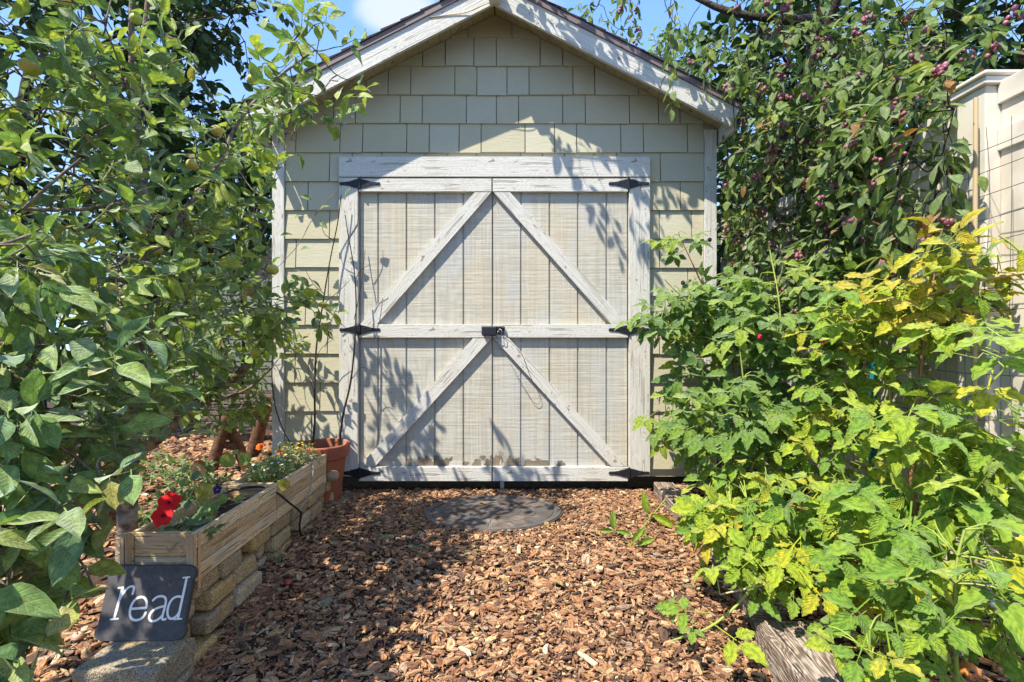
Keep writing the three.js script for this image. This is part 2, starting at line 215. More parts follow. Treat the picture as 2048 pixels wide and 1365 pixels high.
// ------------------------------------------------------------------ the garden shed (its own axes: x across, y up from the ground, z out of the front wall)
const MS = WALL / FOCAL, wx = (px) => (px - 1024) * MS, wy = (py) => EYE + (682.5 - py) * MS;
const shed = thing('garden_shed', 'cream shingled garden shed with white double doors and gable roof', 'shed', V(0, 0, -WALL));
const XC = wx(990), YA = wy(30), SLOPE = 0.515, ANG = Math.atan(SLOPE), HALF = 1.61, OVER = 0.255;
{
  const xl = wx(547), xr = wx(1431), rect = (a, b, c, d) => [[a, c], [b, c], [b, d], [a, d]];
  const gable = (pts, drop = 0) => clip(clip(pts, SLOPE, 1, YA + SLOPE * XC - drop), -SLOPE, 1, YA - SLOPE * XC - drop);
  const yb = wy(940);
  part(shed, 'front_wall', prism(gable(rect(xl + 0.012, xr - 0.012, 0.105, 6)), -0.09, -0.006), M.siding);
  part(shed, 'side_wall', box(xl + 0.012, xl + 0.1, 0.02, YA - SLOPE * (XC - xl - 0.012) - 0.02, -3, -0.092), M.siding);
  part(shed, 'side_wall', box(xr - 0.1, xr - 0.012, 0.02, YA - SLOPE * (xr - XC - 0.012) - 0.02, -3, -0.092), M.siding);
  part(shed, 'back_wall', prism(gable(rect(xl + 0.012, xr - 0.012, 0.02, 6)), -3.09, -3.002), M.siding);
  part(shed, 'foundation', box(xl + 0.03, xr - 0.03, -0.3, 0.1, -3, -0.095, 0, 0.004, 0.5, 0.5), M.concrete);
  part(shed, 'corner_board', box(xl, wx(571), yb - 0.03, wy(262), -0.03, 0.026, 1), M.trim);
  part(shed, 'corner_board', box(wx(1407), xr, yb - 0.03, wy(262), -0.03, 0.026, 1), M.trim);
  // shingles: courses of 0.2037 m, each piece thin at its head and thick at its butt
  const rows = {
    76.7: [936, 1024], 134: [790, 846, 891, 948, 993, 1080, 1125, 1190], 192: [733, 777, 822, 910, 954, 1014, 1058, 1145.5, 1189, 1276], 249: [624, 668, 712, 801, 845, 933, 993, 1037, 1125, 1170, 1258, 1316, 1359],
    306.6: [593, 681, 726, 814, 859, 918.5, 962.4, 1050, 1109, 1153, 1241, 1286, 1374], 364: [660, 705, 764, 851, 895, 953, 1041, 1085, 1129, 1188, 1233, 1320], 421: [617, 1360], 478.5: [660, 1318, 1382], 536: [593, 1318], 593: [658, 1375], 650.6: [612, 1330], 708: [656, 1318], 765: [591, 1380], 822.5: [641, 1330], 880: [624, 1318], 938: [655, 1390],
  };
  const R = rng(11), mats = [M.siding, M.siding2, M.siding3];
  for (const [k, js] of Object.entries(rows)) {
    const yB = +k, yT = yB - 57.4, edges = [571, ...js.filter((x) => x > 575 && x < 1403), 1407];
    for (let i = 0; i + 1 < edges.length; i++) {
      const a = edges[i], b = edges[i + 1];
      if (yB > 366 && a < 1290 && b > 690) { // the doorway: keep only what stands clear of the trim
        for (const [c, d] of [[a, Math.min(b, 690)], [Math.max(a, 1290), b]]) if (d - c > 6) piece(c, d);
      } else piece(a, b);
      function piece(c, d) {
        const sag = (R() - 0.5) * 0.006, y0 = wy(yB) + sag, y1 = wy(yT) + 0.012, g = 0.0035;
        let poly = gable(rect(wx(c) + g, wx(d) - g, y0, y1), 0.004);
        if (poly.length < 3) return;
        const thick = 0.019 + (R() - 0.5) * 0.002;
        const geo = prism(poly, -0.004, (x, y) => lerp(thick, 0.003, clamp((y - y0) / (y1 - y0))), 0, 0.8, 0.8, [R(), R()]);
        part(shed, 'shingle', geo, mats[Math.floor(R() * 3)]);
      }
    }
  }
  // trim round the doorway
  part(shed, 'header_board', box(wx(682), wx(1297), wy(358.5), wy(318.5), -0.002, 0.05), M.trim);
  part(shed, 'jamb_board', box(wx(682), wx(719.5), wy(950), wy(359.5), -0.002, 0.046, 1), M.trim);
  part(shed, 'jamb_board', box(wx(1256), wx(1297), wy(950), wy(359.5), -0.002, 0.046, 1), M.trim);
  part(shed, 'drip_block', box(wx(1000), wx(1008), -0.02, wy(961), -0.06, -0.03, 1), M.trim);
  // doors
  const DX = wx(722), DY = wy(960), duv = [-DX / 1.92, -DY / 2.16];
  const sheet = (x0, x1, y0, y1, z0, z1) => prism(rect(x0, x1, y0, y1), z0, z1, 0, 1.92, 2.16, duv);
  const hinge = (dir) => { // a butterfly strap hinge lying along x, pin at the origin
    const s = new THREE.Shape(), pr = [[0.142, 0.004], [0.136, 0.009], [0.11, 0.009], [0.075, 0.014], [0.042, 0.024], [0.012, 0.031]];
    s.moveTo(-0.135, 0); [...pr].forEach(([x, y]) => s.lineTo(-x, y)); [...pr].reverse().forEach(([x, y]) => s.lineTo(x, y)); pr.forEach(([x, y]) => s.lineTo(x, -y)); [...pr].reverse().forEach(([x, y]) => s.lineTo(-x, -y));
    const plate = new THREE.ExtrudeGeometry(s, { depth: 0.004, bevelEnabled: true, bevelSize: 0.0015, bevelThickness: 0.0015, bevelSegments: 1, curveSegments: 4 });
    const pin = new THREE.CylinderGeometry(0.007, 0.007, 0.08, 10).translate(0, 0, 0.006), bits = [plate, pin];
    for (const x of [-0.12, -0.075, -0.035, 0.035, 0.075, 0.12]) bits.push(new THREE.SphereGeometry(0.0055, 8, 6).scale(1, 1, 0.5).translate(x, (Math.abs(x) < 0.05 ? 0.013 : 0), 0.006));
    return merge(bits);
  };
  const hg = hinge();
  function door(x0, x1, cuts, braces, hx) {
    const D = part(shed, 'door', sheet(wx(x0), wx(x1), wy(959), wy(362), -0.004, 0.003), M.door);
    const e = [x0, ...cuts, x1];
    for (let i = 0; i + 1 < e.length; i++) part(D, 'plank', sheet(wx(e[i]) + (i ? 0.006 : 0), wx(e[i + 1]) - (i + 2 < e.length ? 0.006 : 0), wy(958), wy(363), 0.0, 0.013 + 0.001 * (i % 2)), M.door);
    for (const [a, b] of [[361.5, 387.5], [649.5, 676], [931.5, 959.5]]) part(D, 'rail', box(wx(x0) - 0.002, wx(x1) + 0.001, wy(b), wy(a), 0.005, 0.047), M.trim);
    for (const q of braces) { const c = q.map(([x, y]) => [wx(x), wy(y)]), an = Math.atan2(c[1][1] - c[0][1], c[1][0] - c[0][0]); part(D, 'brace', prism(c, 0.005, 0.0445, an), M.trim); }
    for (const y of [372, 660, 943]) part(D, 'hinge', hg, M.iron, V(wx(hx), wy(y), 0.0475));
    return D;
  }
  door(722, 983.5, [757, 813.5, 870, 927], [[[724, 649], [950, 388.5], [983, 388.5], [757, 649]], [[722, 930.5], [947, 677], [983, 677], [753, 930.5]]], 723.5);
  door(986.5, 1253, [1041.5, 1098.5, 1155, 1212], [[[988, 388.5], [1220, 649], [1252, 649], [1020, 388.5]], [[988, 677], [1220, 930.5], [1252, 930.5], [1018, 677]]], 1255);
  // the latch across the seam and its wire
  const L = part(shed, 'latch', box(wx(966), wx(994), wy(672), wy(654), 0.0472, 0.082, 0, 0.008), M.iron);
  part(L, 'latch_plate', box(wx(964), wx(1009), wy(670), wy(653.5), 0.0474, 0.053, 0, 0.003), M.iron);
  part(L, 'knob', new THREE.SphereGeometry(0.012, 12, 10).translate(wx(1007), wy(657), 0.062), M.iron);
  part(L, 'twist_wire', tube([[1000, 659, 0.07], [996, 666, 0.085], [994, 676, 0.07], [1000, 681, 0.06], [1003, 672, 0.08], [1004, 662, 0.08], [1000, 659, 0.07]].map(([x, y, z]) => V(wx(x), wy(y), z)), 0.0022, 0.0022, 24, 5), M.steel);
  part(shed, 'wire_loop', tube([[1004, 664, 0.066], [1018, 676, 0.06], [1040, 702, 0.062], [1060, 752, 0.05], [1078, 788, 0.03], [1079, 806, 0.028], [1072, 808, 0.028], [1050, 778, 0.03], [1020, 726, 0.055]].map(([x, y, z]) => V(wx(x), wy(y), z)), 0.0014, 0.0014, 60, 5), M.wire);
  // roof: soffit boards, rake boards, deck, shingle courses
  const at = (t, up) => [t, up]; // along the slope from the ridge, and up from it
  for (const s of [-1, 1]) {
    const pt = (h, up) => [XC + s * h, YA - SLOPE * h + up];
    let k = 0;
    for (let h = 0.004; h < HALF - 0.05; h += 0.0765, k++) part(shed, 'soffit_board', prism([pt(h, 0), pt(h + 0.0735, 0), pt(h + 0.0735, 0.014), pt(h, 0.014)], -0.03, OVER - 0.003, 0, 1, 0.5), M.soffit);
    part(shed, 'rake_board', prism([pt(0.0015, -0.112), pt(HALF - 0.055, -0.112), pt(HALF, 0.026), pt(0.0015, 0.026)], OVER, OVER + 0.022, -s * ANG), M.trim);
    const deck = part(shed, 'roof', prism([pt(0.001, 0.016), pt(HALF + 0.005, 0.016), pt(HALF + 0.005, 0.05), pt(0.001, 0.05)], -3.3, OVER - 0.002), M.rake);
    part(deck, 'drip_edge', prism([pt(0.001, 0.027), pt(HALF + 0.012, 0.027), pt(HALF + 0.012, 0.066), pt(0.001, 0.066)], OVER - 0.0015, OVER + 0.034), M.rake);
    const R2 = rng(31 + s);
    for (let h = HALF + 0.02, c = 0; h > 0.05; h -= 0.128, c++) { const h0 = Math.max(0.002, h - 0.15); part(deck, 'roof_shingle', prism([pt(h, 0.068), pt(h, 0.083 + 0.004 * R2()), pt(h0, 0.071), pt(h0, 0.067)], -3.32, OVER + 0.036 + 0.012 * R2(), 0, 0.5, 0.5), M.roof); }
    part(shed, 'eave_board', box(XC + s * HALF - 0.03, XC + s * HALF - 0.008, YA - SLOPE * HALF - 0.1, YA - SLOPE * HALF + 0.01, -3.25, OVER - 0.004, 2), M.trim);
  }
  part(shed, 'ridge_cap', prism([[XC - 0.12, YA + 0.03], [XC, YA + 0.092], [XC + 0.12, YA + 0.03], [XC + 0.12, YA + 0.037], [XC, YA + 0.1], [XC - 0.12, YA + 0.037]], -3.32, OVER + 0.05), M.roof);
  const lamp = part(shed, 'gable_lamp', box(XC - 0.03, XC + 0.045, YA - 0.125, YA - 0.03, OVER + 0.023, OVER + 0.08, 1, 0.01), M.vinyl);
  part(lamp, 'lamp_base', box(XC - 0.04, XC + 0.055, YA - 0.03, YA - 0.012, OVER + 0.023, OVER + 0.09, 1, 0.006), M.vinyl);
  part(shed, 'cable', tube([V(XC + 0.03, YA - 0.1, OVER + 0.04), V(XC - 0.06, YA - 0.14, OVER + 0.05), V(XC - 0.18, YA - 0.175, OVER + 0.03), V(XC - 0.3, YA - 0.19, OVER + 0.026), V(XC - 0.42, YA - 0.205, OVER + 0.026)], 0.003, 0.003, 30, 5), M.dryCane);
}

// ------------------------------------------------------------------ leaves and plants
function blade({ W = 0.55, rows = 6, fold = 0.2, curl = 0.25, peak = 0.45, tip = 1, saw = 0, petiole = 0.22, wave = 0, twist = 0 } = {}) {
  const pos = [], uv = [], idx = [], cols = [-1, -0.5, 0, 0.5, 1];
  for (let i = 0; i <= rows; i++) {
    const t = i / rows, q = Math.pow(t, Math.log(0.5) / Math.log(peak)); let w = W / 2 * Math.pow(Math.max(0, Math.sin(Math.PI * q)), 0.75 / 1); if (i === rows) w = 0; if (i === 0) w = 0.015;
    if (t > 0.7) w *= lerp(1, 0.85, (t - 0.7) / 0.3 * tip);
    for (const s of cols) { let k = s; if (saw && Math.abs(s) === 1 && i > 0 && i < rows) k *= i % 2 ? 1 + saw : 1 - saw;
      const z = k * w * Math.cos(fold * 1.2), y = Math.abs(k) * w * Math.sin(fold * 1.2) - curl * t * t + wave * Math.sin(t * 9 + s * 2) * Math.abs(s) * 0.5, tw = twist * t; pos.push(t * (1 - 0.12 * curl * t), y * Math.cos(tw) - z * Math.sin(tw), z * Math.cos(tw) + y * Math.sin(tw)); uv.push(t, s * 0.5 + 0.5); }
  }
  for (let i = 0; i < rows; i++) for (let j = 0; j < 4; j++) { const a = i * 5 + j, b = a + 5; idx.push(a, a + 1, b, b, a + 1, b + 1); }
  const g = new THREE.BufferGeometry(); if (petiole) { const o = pos.length / 3; for (const [x, z, y] of [[-petiole, 0.012, 0.03], [-petiole, -0.012, 0.03], [0.02, -0.012, 0], [0.02, 0.012, 0]]) { pos.push(x, y, z); uv.push(0.02, 0.5); } idx.push(o, o + 2, o + 1, o, o + 3, o + 2); }
  g.setAttribute('position', new THREE.Float32BufferAttribute(pos, 3)); g.setAttribute('uv', new THREE.Float32BufferAttribute(uv, 2)); g.setIndex(idx); g.computeVertexNormals(); return g;
}
function compound(n, o) { // leaflets of a bramble leaf, spread like a hand
  const out = []; const set = n === 3 ? [[0, 1, 0.3], [1.25, 0.82, 0.2], [-1.25, 0.82, 0.2]] : [[0, 1, 0.3], [0.95, 0.9, 0.22], [-0.95, 0.9, 0.22], [2.0, 0.68, 0.18], [-2.0, 0.68, 0.18]];
  set.forEach(([a, s, r], k) => { const g = blade({ W: 0.58, rows: 10, saw: 0.15, petiole: 0.1, peak: 0.4, ...o, twist: (k % 2 ? 0.15 : -0.1) }).scale(0.62 * s, 0.62 * s, 0.62 * s); g.rotateZ(k ? -0.12 : 0.05).rotateY(a).translate(0.28 + (k ? Math.cos(a) * 0.07 : 0.16), 0, k ? -Math.sin(a) * 0.07 : 0); out.push(g); });
  out.forEach((g) => g.scale(0.94, 0.94, 0.94));
  const st = new THREE.BufferGeometry(); st.setAttribute('position', new THREE.Float32BufferAttribute([-0.3, 0.02, 0.012, -0.3, 0.02, -0.012, 0.32, 0, -0.01, -0.3, 0.02, 0.012, 0.32, 0, -0.01, 0.32, 0, 0.01], 3)); st.setAttribute('uv', new THREE.Float32BufferAttribute(new Array(12).fill(0.5), 2)); st.computeVertexNormals();
  return merge([...out, st]);
}
const LG = {
  apple: [blade({ W: 0.5, fold: 0.25, curl: 0.18, wave: 0.05 }), blade({ W: 0.46, fold: 0.4, curl: 0.4, wave: 0.06 }), blade({ W: 0.54, fold: 0.12, curl: 0.3, wave: 0.1, twist: 0.5 }), blade({ W: 0.5, fold: 0.5, curl: 0.05, wave: 0.07, twist: -0.4 })],
  crab: [blade({ W: 0.46, fold: 0.3, curl: 0.2 }), blade({ W: 0.5, fold: 0.15, curl: 0.35, wave: 0.05 }), blade({ W: 0.42, fold: 0.4, curl: 0.1, twist: 0.4 })],
  far: [blade({ W: 0.66, fold: 0.25, curl: 0.2, rows: 4 })],
  berry3: [compound(3, { fold: 0.2, curl: 0.3 }), compound(3, { fold: 0.32, curl: 0.45 }), compound(3, { fold: 0.1, curl: 0.22, wave: 0.05 })],
  berry5: [compound(5, { fold: 0.2, curl: 0.3 }), compound(5, { fold: 0.3, curl: 0.5 }), compound(3, { fold: 0.15, curl: 0.3, wave: 0.04 })],
  slim: [blade({ W: 0.34, fold: 0.3, curl: 0.3, rows: 5 }), blade({ W: 0.4, fold: 0.2, curl: 0.5, rows: 5 })],
  rolled: [blade({ W: 0.5, fold: 0.75, curl: 0.15, rows: 7, saw: 0.12 })],
};
const leafMat = (rgb, o = {}) => new THREE.MeshPhysicalMaterial({ color: new THREE.Color().setRGB(...rgb), map: T.leaf, bumpMap: T.leafB, bumpScale: 0.0018, roughness: 1, transmission: 0.52, thickness: 0, clearcoat: 0.2, clearcoatRoughness: 0.38, side: THREE.DoubleSide, ...o });
function palette(cols, o) { return { cols, mats: cols.map((c) => leafMat(c, o)), inst: leafMat([1, 1, 1], o) }; }
const PAL = {
  apple: palette([[0.24, 0.38, 0.05], [0.32, 0.47, 0.055], [0.18, 0.32, 0.055], [0.45, 0.56, 0.06], [0.13, 0.25, 0.08], [0.42, 0.4, 0.06], [0.22, 0.34, 0.1]]),
  nearApple: palette([[0.22, 0.38, 0.08], [0.3, 0.45, 0.08], [0.18, 0.34, 0.14], [0.38, 0.48, 0.08], [0.3, 0.42, 0.16], [0.46, 0.44, 0.07]]),
  crab: palette([[0.17, 0.28, 0.05], [0.23, 0.35, 0.075], [0.13, 0.22, 0.05], [0.34, 0.42, 0.055], [0.23, 0.34, 0.1], [0.42, 0.2, 0.04]], { clearcoat: 0.12, specularIntensity: 0.6 }),
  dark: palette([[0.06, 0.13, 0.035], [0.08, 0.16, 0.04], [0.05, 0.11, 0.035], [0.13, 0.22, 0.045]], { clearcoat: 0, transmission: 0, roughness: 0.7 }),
  mid: palette([[0.17, 0.3, 0.05], [0.24, 0.38, 0.06], [0.13, 0.25, 0.05], [0.32, 0.44, 0.08]], { clearcoat: 0.2 }),
  bramble: palette([[0.18, 0.31, 0.045], [0.25, 0.39, 0.05], [0.13, 0.25, 0.055], [0.34, 0.45, 0.05], [0.25, 0.38, 0.1]], { map: T.berryLeaf, bumpMap: T.berryLeafB, bumpScale: 0.0016, clearcoat: 0.06, specularIntensity: 0.5 }),
  rasp: palette([[0.33, 0.45, 0.04], [0.42, 0.51, 0.04], [0.27, 0.41, 0.045], [0.54, 0.52, 0.04], [0.21, 0.36, 0.05], [0.58, 0.47, 0.045]], { map: T.berryLeaf, bumpMap: T.berryLeafB, bumpScale: 0.0016, clearcoat: 0, transmission: 0.45, specularIntensity: 0.4 }),
  herb: palette([[0.2, 0.32, 0.07], [0.28, 0.4, 0.09], [0.38, 0.46, 0.12], [0.14, 0.25, 0.06]], { clearcoat: 0.1 }),
};
const UP = V(0, 1, 0);
function basis(pos, dir, up, s) { const x = dir.clone().normalize(), z = x.clone().cross(up); if (z.lengthSq() < 1e-6) z.set(0, 0, 1); z.normalize(); const y = z.clone().cross(x); return new THREE.Matrix4().makeBasis(x.multiplyScalar(s), y.multiplyScalar(s), z.multiplyScalar(s)).setPosition(pos); }
const inView = (p, m = 1.02) => p.z < -0.3 && Math.abs(p.x / -p.z) * FOCAL < 1024 * m && Math.abs((p.y - EYE) / -p.z) * FOCAL < 682 * m;
class Plant {
  constructor(group, seed) { this.g = group; this.R = rng(seed); this.leaves = []; this.twigs = []; this.nodes = []; }
  r(a, b) { return a + (b - a) * this.R(); }
  v(s = 1) { return V(this.r(-s, s), this.r(-s, s), this.r(-s, s)); }
  limb(pts, r0, r1, mat = M.bark, name = 'branch', rad = 8, flare = 0) { const c = new THREE.CatmullRomCurve3(pts, false, 'centripetal'), n = Math.max(4, Math.round(c.getLength() / 0.07)); for (let i = 0; i <= n; i++) this.nodes.push(c.getPointAt(i / n)); return partW(this.g, name, tube(pts, r0, r1, Math.max(6, Math.round(c.getLength() / 0.05)), rad, 0.25, flare), mat); }
  leaf(pos, dir, up, size, col, kind, force) { if (this.mask && !force && pos.z < -0.3) { const q = pos.clone().addScaledVector(dir.clone().normalize(), size * 0.6); if (!this.mask(1024 + q.x / -q.z * FOCAL, 682.5 - (q.y - EYE) / -q.z * FOCAL, q)) return; } this.leaves.push({ m: basis(pos, dir, up, size), p: pos, s: size, c: col, k: kind }); }
  // a leafy shoot
  shoot(p0, dir, len, n, o) {
    const d = dir.clone().normalize(), pts = []; for (let i = 0; i <= 3; i++) { const t = i / 3; pts.push(p0.clone().addScaledVector(d, len * t).addScaledVector(UP, -(o.sag ?? 0.1) * len * t * t).addScaledVector(this.v(), 0.015 * t)); }
    const c = new THREE.CatmullRomCurve3(pts), tipQ = pts[3], hid = this.mask && tipQ.z < -0.3 && !this.mask(1024 + tipQ.x / -tipQ.z * FOCAL, 682.5 - (tipQ.y - EYE) / -tipQ.z * FOCAL, tipQ); if (o.r && !hid) this.twigs.push(tube(pts, o.r, o.r * 0.5, 4, 4));
    const side = d.clone().cross(UP); if (side.lengthSq() < 0.01) side.set(1, 0, 0); side.normalize(); const nn = side.clone().cross(d).normalize();
    for (let k = 0; k < n; k++) {
      const t = lerp(o.from ?? 0.15, 1, (k + 0.5) / n), p = c.getPointAt(t), az = k * 2.4 + this.r(-0.5, 0.5), w = side.clone().multiplyScalar(Math.cos(az)).addScaledVector(nn, Math.sin(az)).multiplyScalar(o.spread ?? 1);
      const ld = w.addScaledVector(d, k === n - 1 ? 1.5 : 0.6).addScaledVector(UP, -(o.droop ?? 0.35)).addScaledVector(this.v(), 0.25).normalize();
      const up = SUN.clone().multiplyScalar(o.sun ?? 0.5).addScaledVector(UP, 0.5).addScaledVector(this.v(), o.loose ?? 0.6), s = o.size * this.r(0.7, 1.2);
      this.leaf(p.clone().addScaledVector(ld, s * 0.2), ld, up, s, this.pick(o.w), Math.floor(this.R() * 99));
    }
    return c;
  }
  pick(w) { let t = this.R() * w.reduce((a, b) => a + b, 0); for (let i = 0; i < w.length; i++) { t -= w[i]; if (t <= 0) return i; } return 0; }
  near(p) { let b = null, bd = 1e9; for (const n of this.nodes) { const d = n.distanceToSquared(p); if (d < bd) { bd = d; b = n; } } return b; }
  // shoots spread through an ellipsoid, each tied back to the nearest limb
  fill(c, rad, n, o) {
    for (let i = 0; i < n; i++) {
      let q; do q = this.v(); while (q.lengthSq() > 1); q.multiplyScalar(Math.pow(Math.max(q.length(), 0.05), -0.35)); if (q.length() > 1) q.normalize();
      const p = V(c.x + q.x * rad[0], c.y + q.y * rad[1], c.z + q.z * rad[2]); if (o.keep && !o.keep(p)) continue;
      const a = this.near(p), out = a ? p.clone().sub(a) : q.clone(); const dist = out.length(); out.normalize().addScaledVector(UP, o.rise ?? 0.2).addScaledVector(this.v(), 0.7);
      if (this.mask && p.z < -0.3 && !this.mask(1024 + p.x / -p.z * FOCAL, 682.5 - (p.y - EYE) / -p.z * FOCAL, p)) continue;
      if (a && o.r && dist > 0.04 && dist < 0.6) { const mid = a.clone().lerp(p, 0.5).addScaledVector(UP, -0.06 * dist).addScaledVector(this.v(), 0.03); this.twigs.push(tube([a, mid, p], o.r * 1.5, o.r, 5, 5)); this.nodes.push(p.clone(), mid); }
      const cv = this.shoot(p, out, o.len * this.r(0.6, 1.3), Math.round(o.n * this.r(0.7, 1.3)), o); if (o.each) o.each(cv, this);
    }
  }
  finish(kind, pal, o = {}) {
    const max = o.max ?? 300, geos = LG[kind], base = this.g.position; for (const l of this.leaves) l.c %= pal.cols.length;
    if (this.twigs.length) { const t = partW(this.g, 'twigs', merge(this.twigs), o.twigMat ?? M.bark); t.userData.kind = 'stuff'; }
    const score = (l) => inView(l.p) ? l.s / Math.hypot(l.p.x, l.p.y - EYE, l.p.z) : 0;
    const all = this.leaves.map((l) => ({ l, q: score(l) })).sort((a, b) => b.q - a.q), shift = new THREE.Matrix4().makeTranslation(-base.x, -base.y, -base.z);
    const rest = [];
    all.forEach(({ l, q }, i) => { if (i < max && q * FOCAL > 9) { const m = solid(new THREE.Mesh(geos[l.k % geos.length], pal.mats[l.c])); m.name = 'leaf'; m.applyMatrix4(shift.clone().multiply(l.m)); this.g.add(m); } else rest.push(l); });
    geos.forEach((geo, k) => { const ls = rest.filter((l) => l.k % geos.length === k); if (!ls.length) return; const im = solid(new THREE.InstancedMesh(geo, pal.inst, ls.length)); im.name = 'foliage'; im.userData.kind = 'stuff'; const c = new THREE.Color();
      ls.forEach((l, i) => { im.setMatrixAt(i, shift.clone().multiply(l.m)); const v = pal.cols[l.c]; c.setRGB(v[0], v[1], v[2]); im.setColorAt(i, c); }); this.g.add(im); });
  }
}

// ------------------------------------------------------------------ apple trees on the left
const appleGeo = new THREE.SphereGeometry(1, 14, 10); { const p = appleGeo.attributes.position; for (let i = 0; i < p.count; i++) { const y = p.getY(i), r = Math.hypot(p.getX(i), p.getZ(i)), k = 1 - 0.18 * smooth(0, -1, y); p.setXYZ(i, p.getX(i) * k, (y > 0 ? y - 0.34 * smooth(0.35, 0, r) * y : y * 0.94 + 0.18 * smooth(0.3, 0, r)) * 0.92, p.getZ(i) * k); } appleGeo.computeVertexNormals(); }
const stalkGeo = tube([V(0, 0.6, 0), V(0.05, 0.95, 0), V(0.16, 1.4, 0)], 0.06, 0.05, 4, 5);
function hangApple(pl, p, r) { const a = part(pl.g, 'apple', appleGeo, M.apple, p.clone().sub(pl.g.position)); a.scale.setScalar(r); a.rotation.set(pl.r(-0.5, 0.5), pl.r(0, 6), pl.r(-0.5, 0.5)); part(a, 'stalk', stalkGeo, M.bark); return a; }
const AO = { len: 0.2, n: 9, size: 0.08, r: 0.0022, w: [4, 4, 3, 4, 2, 0.35, 1.5], droop: 0.12, sag: 0.05, loose: 0.95 };
// nothing may hang in front of the doors, and the gable's left half stays open
const leftMask = (x, y) => { const e = (cx, cy, rx, ry) => ((x - cx) / rx) ** 2 + ((y - cy) / ry) ** 2 < 1; if (e(600, 140, 150, 150) || e(600, 640, 95, 85) || e(560, 270, 110, 60) || e(430, 790, 120, 80)) return !(x < 505 && x > 395 && y < 195); if (y < 200) return x < 395; if (y < 700) return x < 548; if (y < 800) return x < 535; if (y < 870) return x < 330 || (x > 470 && x < 530); if (y < 1000) return x < 285; if (y < 1110) return x < 212; if (y < 1180) return x < 205; return x < 150 - (y - 1180) * 0.4; };
const clearOfShed = (p) => { const px = 1024 + p.x / -p.z * FOCAL, py = 682 - (p.y - EYE) / -p.z * FOCAL; if (p.z > -0.3) return true; return px < 560 || (px < 690 && py < 240) || (px < 640 && py > 590 && py < 690); };
{
  const g = thing('apple_tree', 'slim apple tree with green apples, trunk rising just behind the front planter', 'tree', V(-1.575, gy(-1.575, -1.99), -1.99));
  const t = new Plant(g, 101); t.mask = leftMask;
  const D = 2.0;
  t.limb([V(-1.575, -0.2, -1.99), P(254, 1000, 1.99), P(262, 850, 2.0), P(284, 700, D), P(290, 520, D), P(285, 380, D), P(274, 250, D), P(270, 215, D)], 0.046, 0.017, M.bark, 'trunk', 10, 0.4);
  t.limb([P(271, 225, D), P(264, 150, D), P(262, 60, D), P(266, -60, 1.98), P(280, -220, 1.95)], 0.012, 0.005);
  t.limb([P(271, 225, D), P(285, 170, 2.02), P(286, 90, 2.05), P(300, -40, 2.08), P(320, -160, 2.1)], 0.012, 0.005);
  t.limb([P(288, 535, D), P(326, 483, 2.02), P(363, 431, 2.05), P(430, 340, 2.1), P(480, 240, 2.15), P(550, 160, 2.2), P(630, 100, 2.22)], 0.014, 0.004);
  t.limb([P(288, 610, D), P(340, 575, 2.1), P(400, 535, 2.2), P(470, 500, 2.35)], 0.01, 0.004, M.darkBark);
  t.limb([P(286, 690, D), P(400, 650, 2.2), P(500, 610, 2.45), P(600, 630, 2.6)], 0.01, 0.003);
  t.limb([P(272, 250, D), P(228, 185, 1.9), P(150, 140, 1.8), P(60, 138, 1.7)], 0.008, 0.003);
  t.limb([P(284, 440, D), P(200, 380, 1.8), P(100, 330, 1.6), P(0, 300, 1.5)], 0.009, 0.003);
  t.limb([P(288, 560, D), P(200, 560, 1.75), P(90, 540, 1.5), P(-40, 560, 1.4)], 0.01, 0.003);
  t.limb([P(286, 640, D), P(220, 720, 1.7), P(140, 800, 1.5)], 0.009, 0.003);
  t.limb([P(290, 600, 1.95), P(293, 630, 1.8), P(320, 690, 1.72), P(340, 740, 1.7), P(358, 770, 1.7)], 0.009, 0.004, M.paleBark);
  t.limb([P(46, 418, 1.35), P(110, 360, 1.32), P(163, 317, 1.3)], 0.005, 0.003);
  t.limb([P(285, 400, D), P(150, 420, 1.6), P(46, 418, 1.35)], 0.009, 0.005);
  const o = { ...AO };
  t.fill(P(200, 300, 1.85), [0.5, 0.6, 0.4], 58, o);
  t.fill(P(330, 250, 2.1), [0.25, 0.45, 0.25], 16, o);
  t.fill(P(80, 170, 1.6), [0.35, 0.4, 0.25], 34, o);
  t.fill(P(610, 130, 2.22), [0.27, 0.24, 0.16], 22, { ...o, len: 0.2 });
  t.fill(P(530, 240, 2.25), [0.22, 0.14, 0.16], 9, o);
  t.fill(P(420, 520, 2.25), [0.34, 0.36, 0.3], 42, o);
  t.fill(P(490, 350, 2.75), [0.16, 0.3, 0.12], 16, o); t.fill(P(560, 630, 2.5), [0.24, 0.14, 0.16], 12, o);
  t.fill(P(150, 560, 1.65), [0.45, 0.38, 0.35], 54, o);
  t.fill(P(300, 700, 1.85), [0.2, 0.3, 0.2], 20, { ...o, size: 0.08 });
  t.fill(V(-1.95, 2.75, -1.75), [0.4, 0.4, 0.4], 9, AO);
  for (const [x, y, d] of [[235, 211, 1.8], [272, 38, 1.98], [24, 255, 1.7], [384, 330, 2.1], [433, 262, 2.2], [436, 370, 2.15], [405, 457, 2.1], [312, 500, 1.9], [335, 482, 2.0], [278, 465, 1.85], [496, 582, 2.3], [368, 620, 2.0], [375, 585, 2.0], [220, 578, 1.7], [545, 540, 2.4], [303, 680, 1.65], [290, 790, 1.7], [535, 680, 2.5], [505, 160, 2.2], [120, 0, 1.7], [180, 110, 1.8], [60, 135, 1.6], [510, 705, 2.4]]) hangApple(t, P(x, y, d), 0.027 * t.r(0.85, 1.15));
  t.finish('apple', PAL.apple);
}
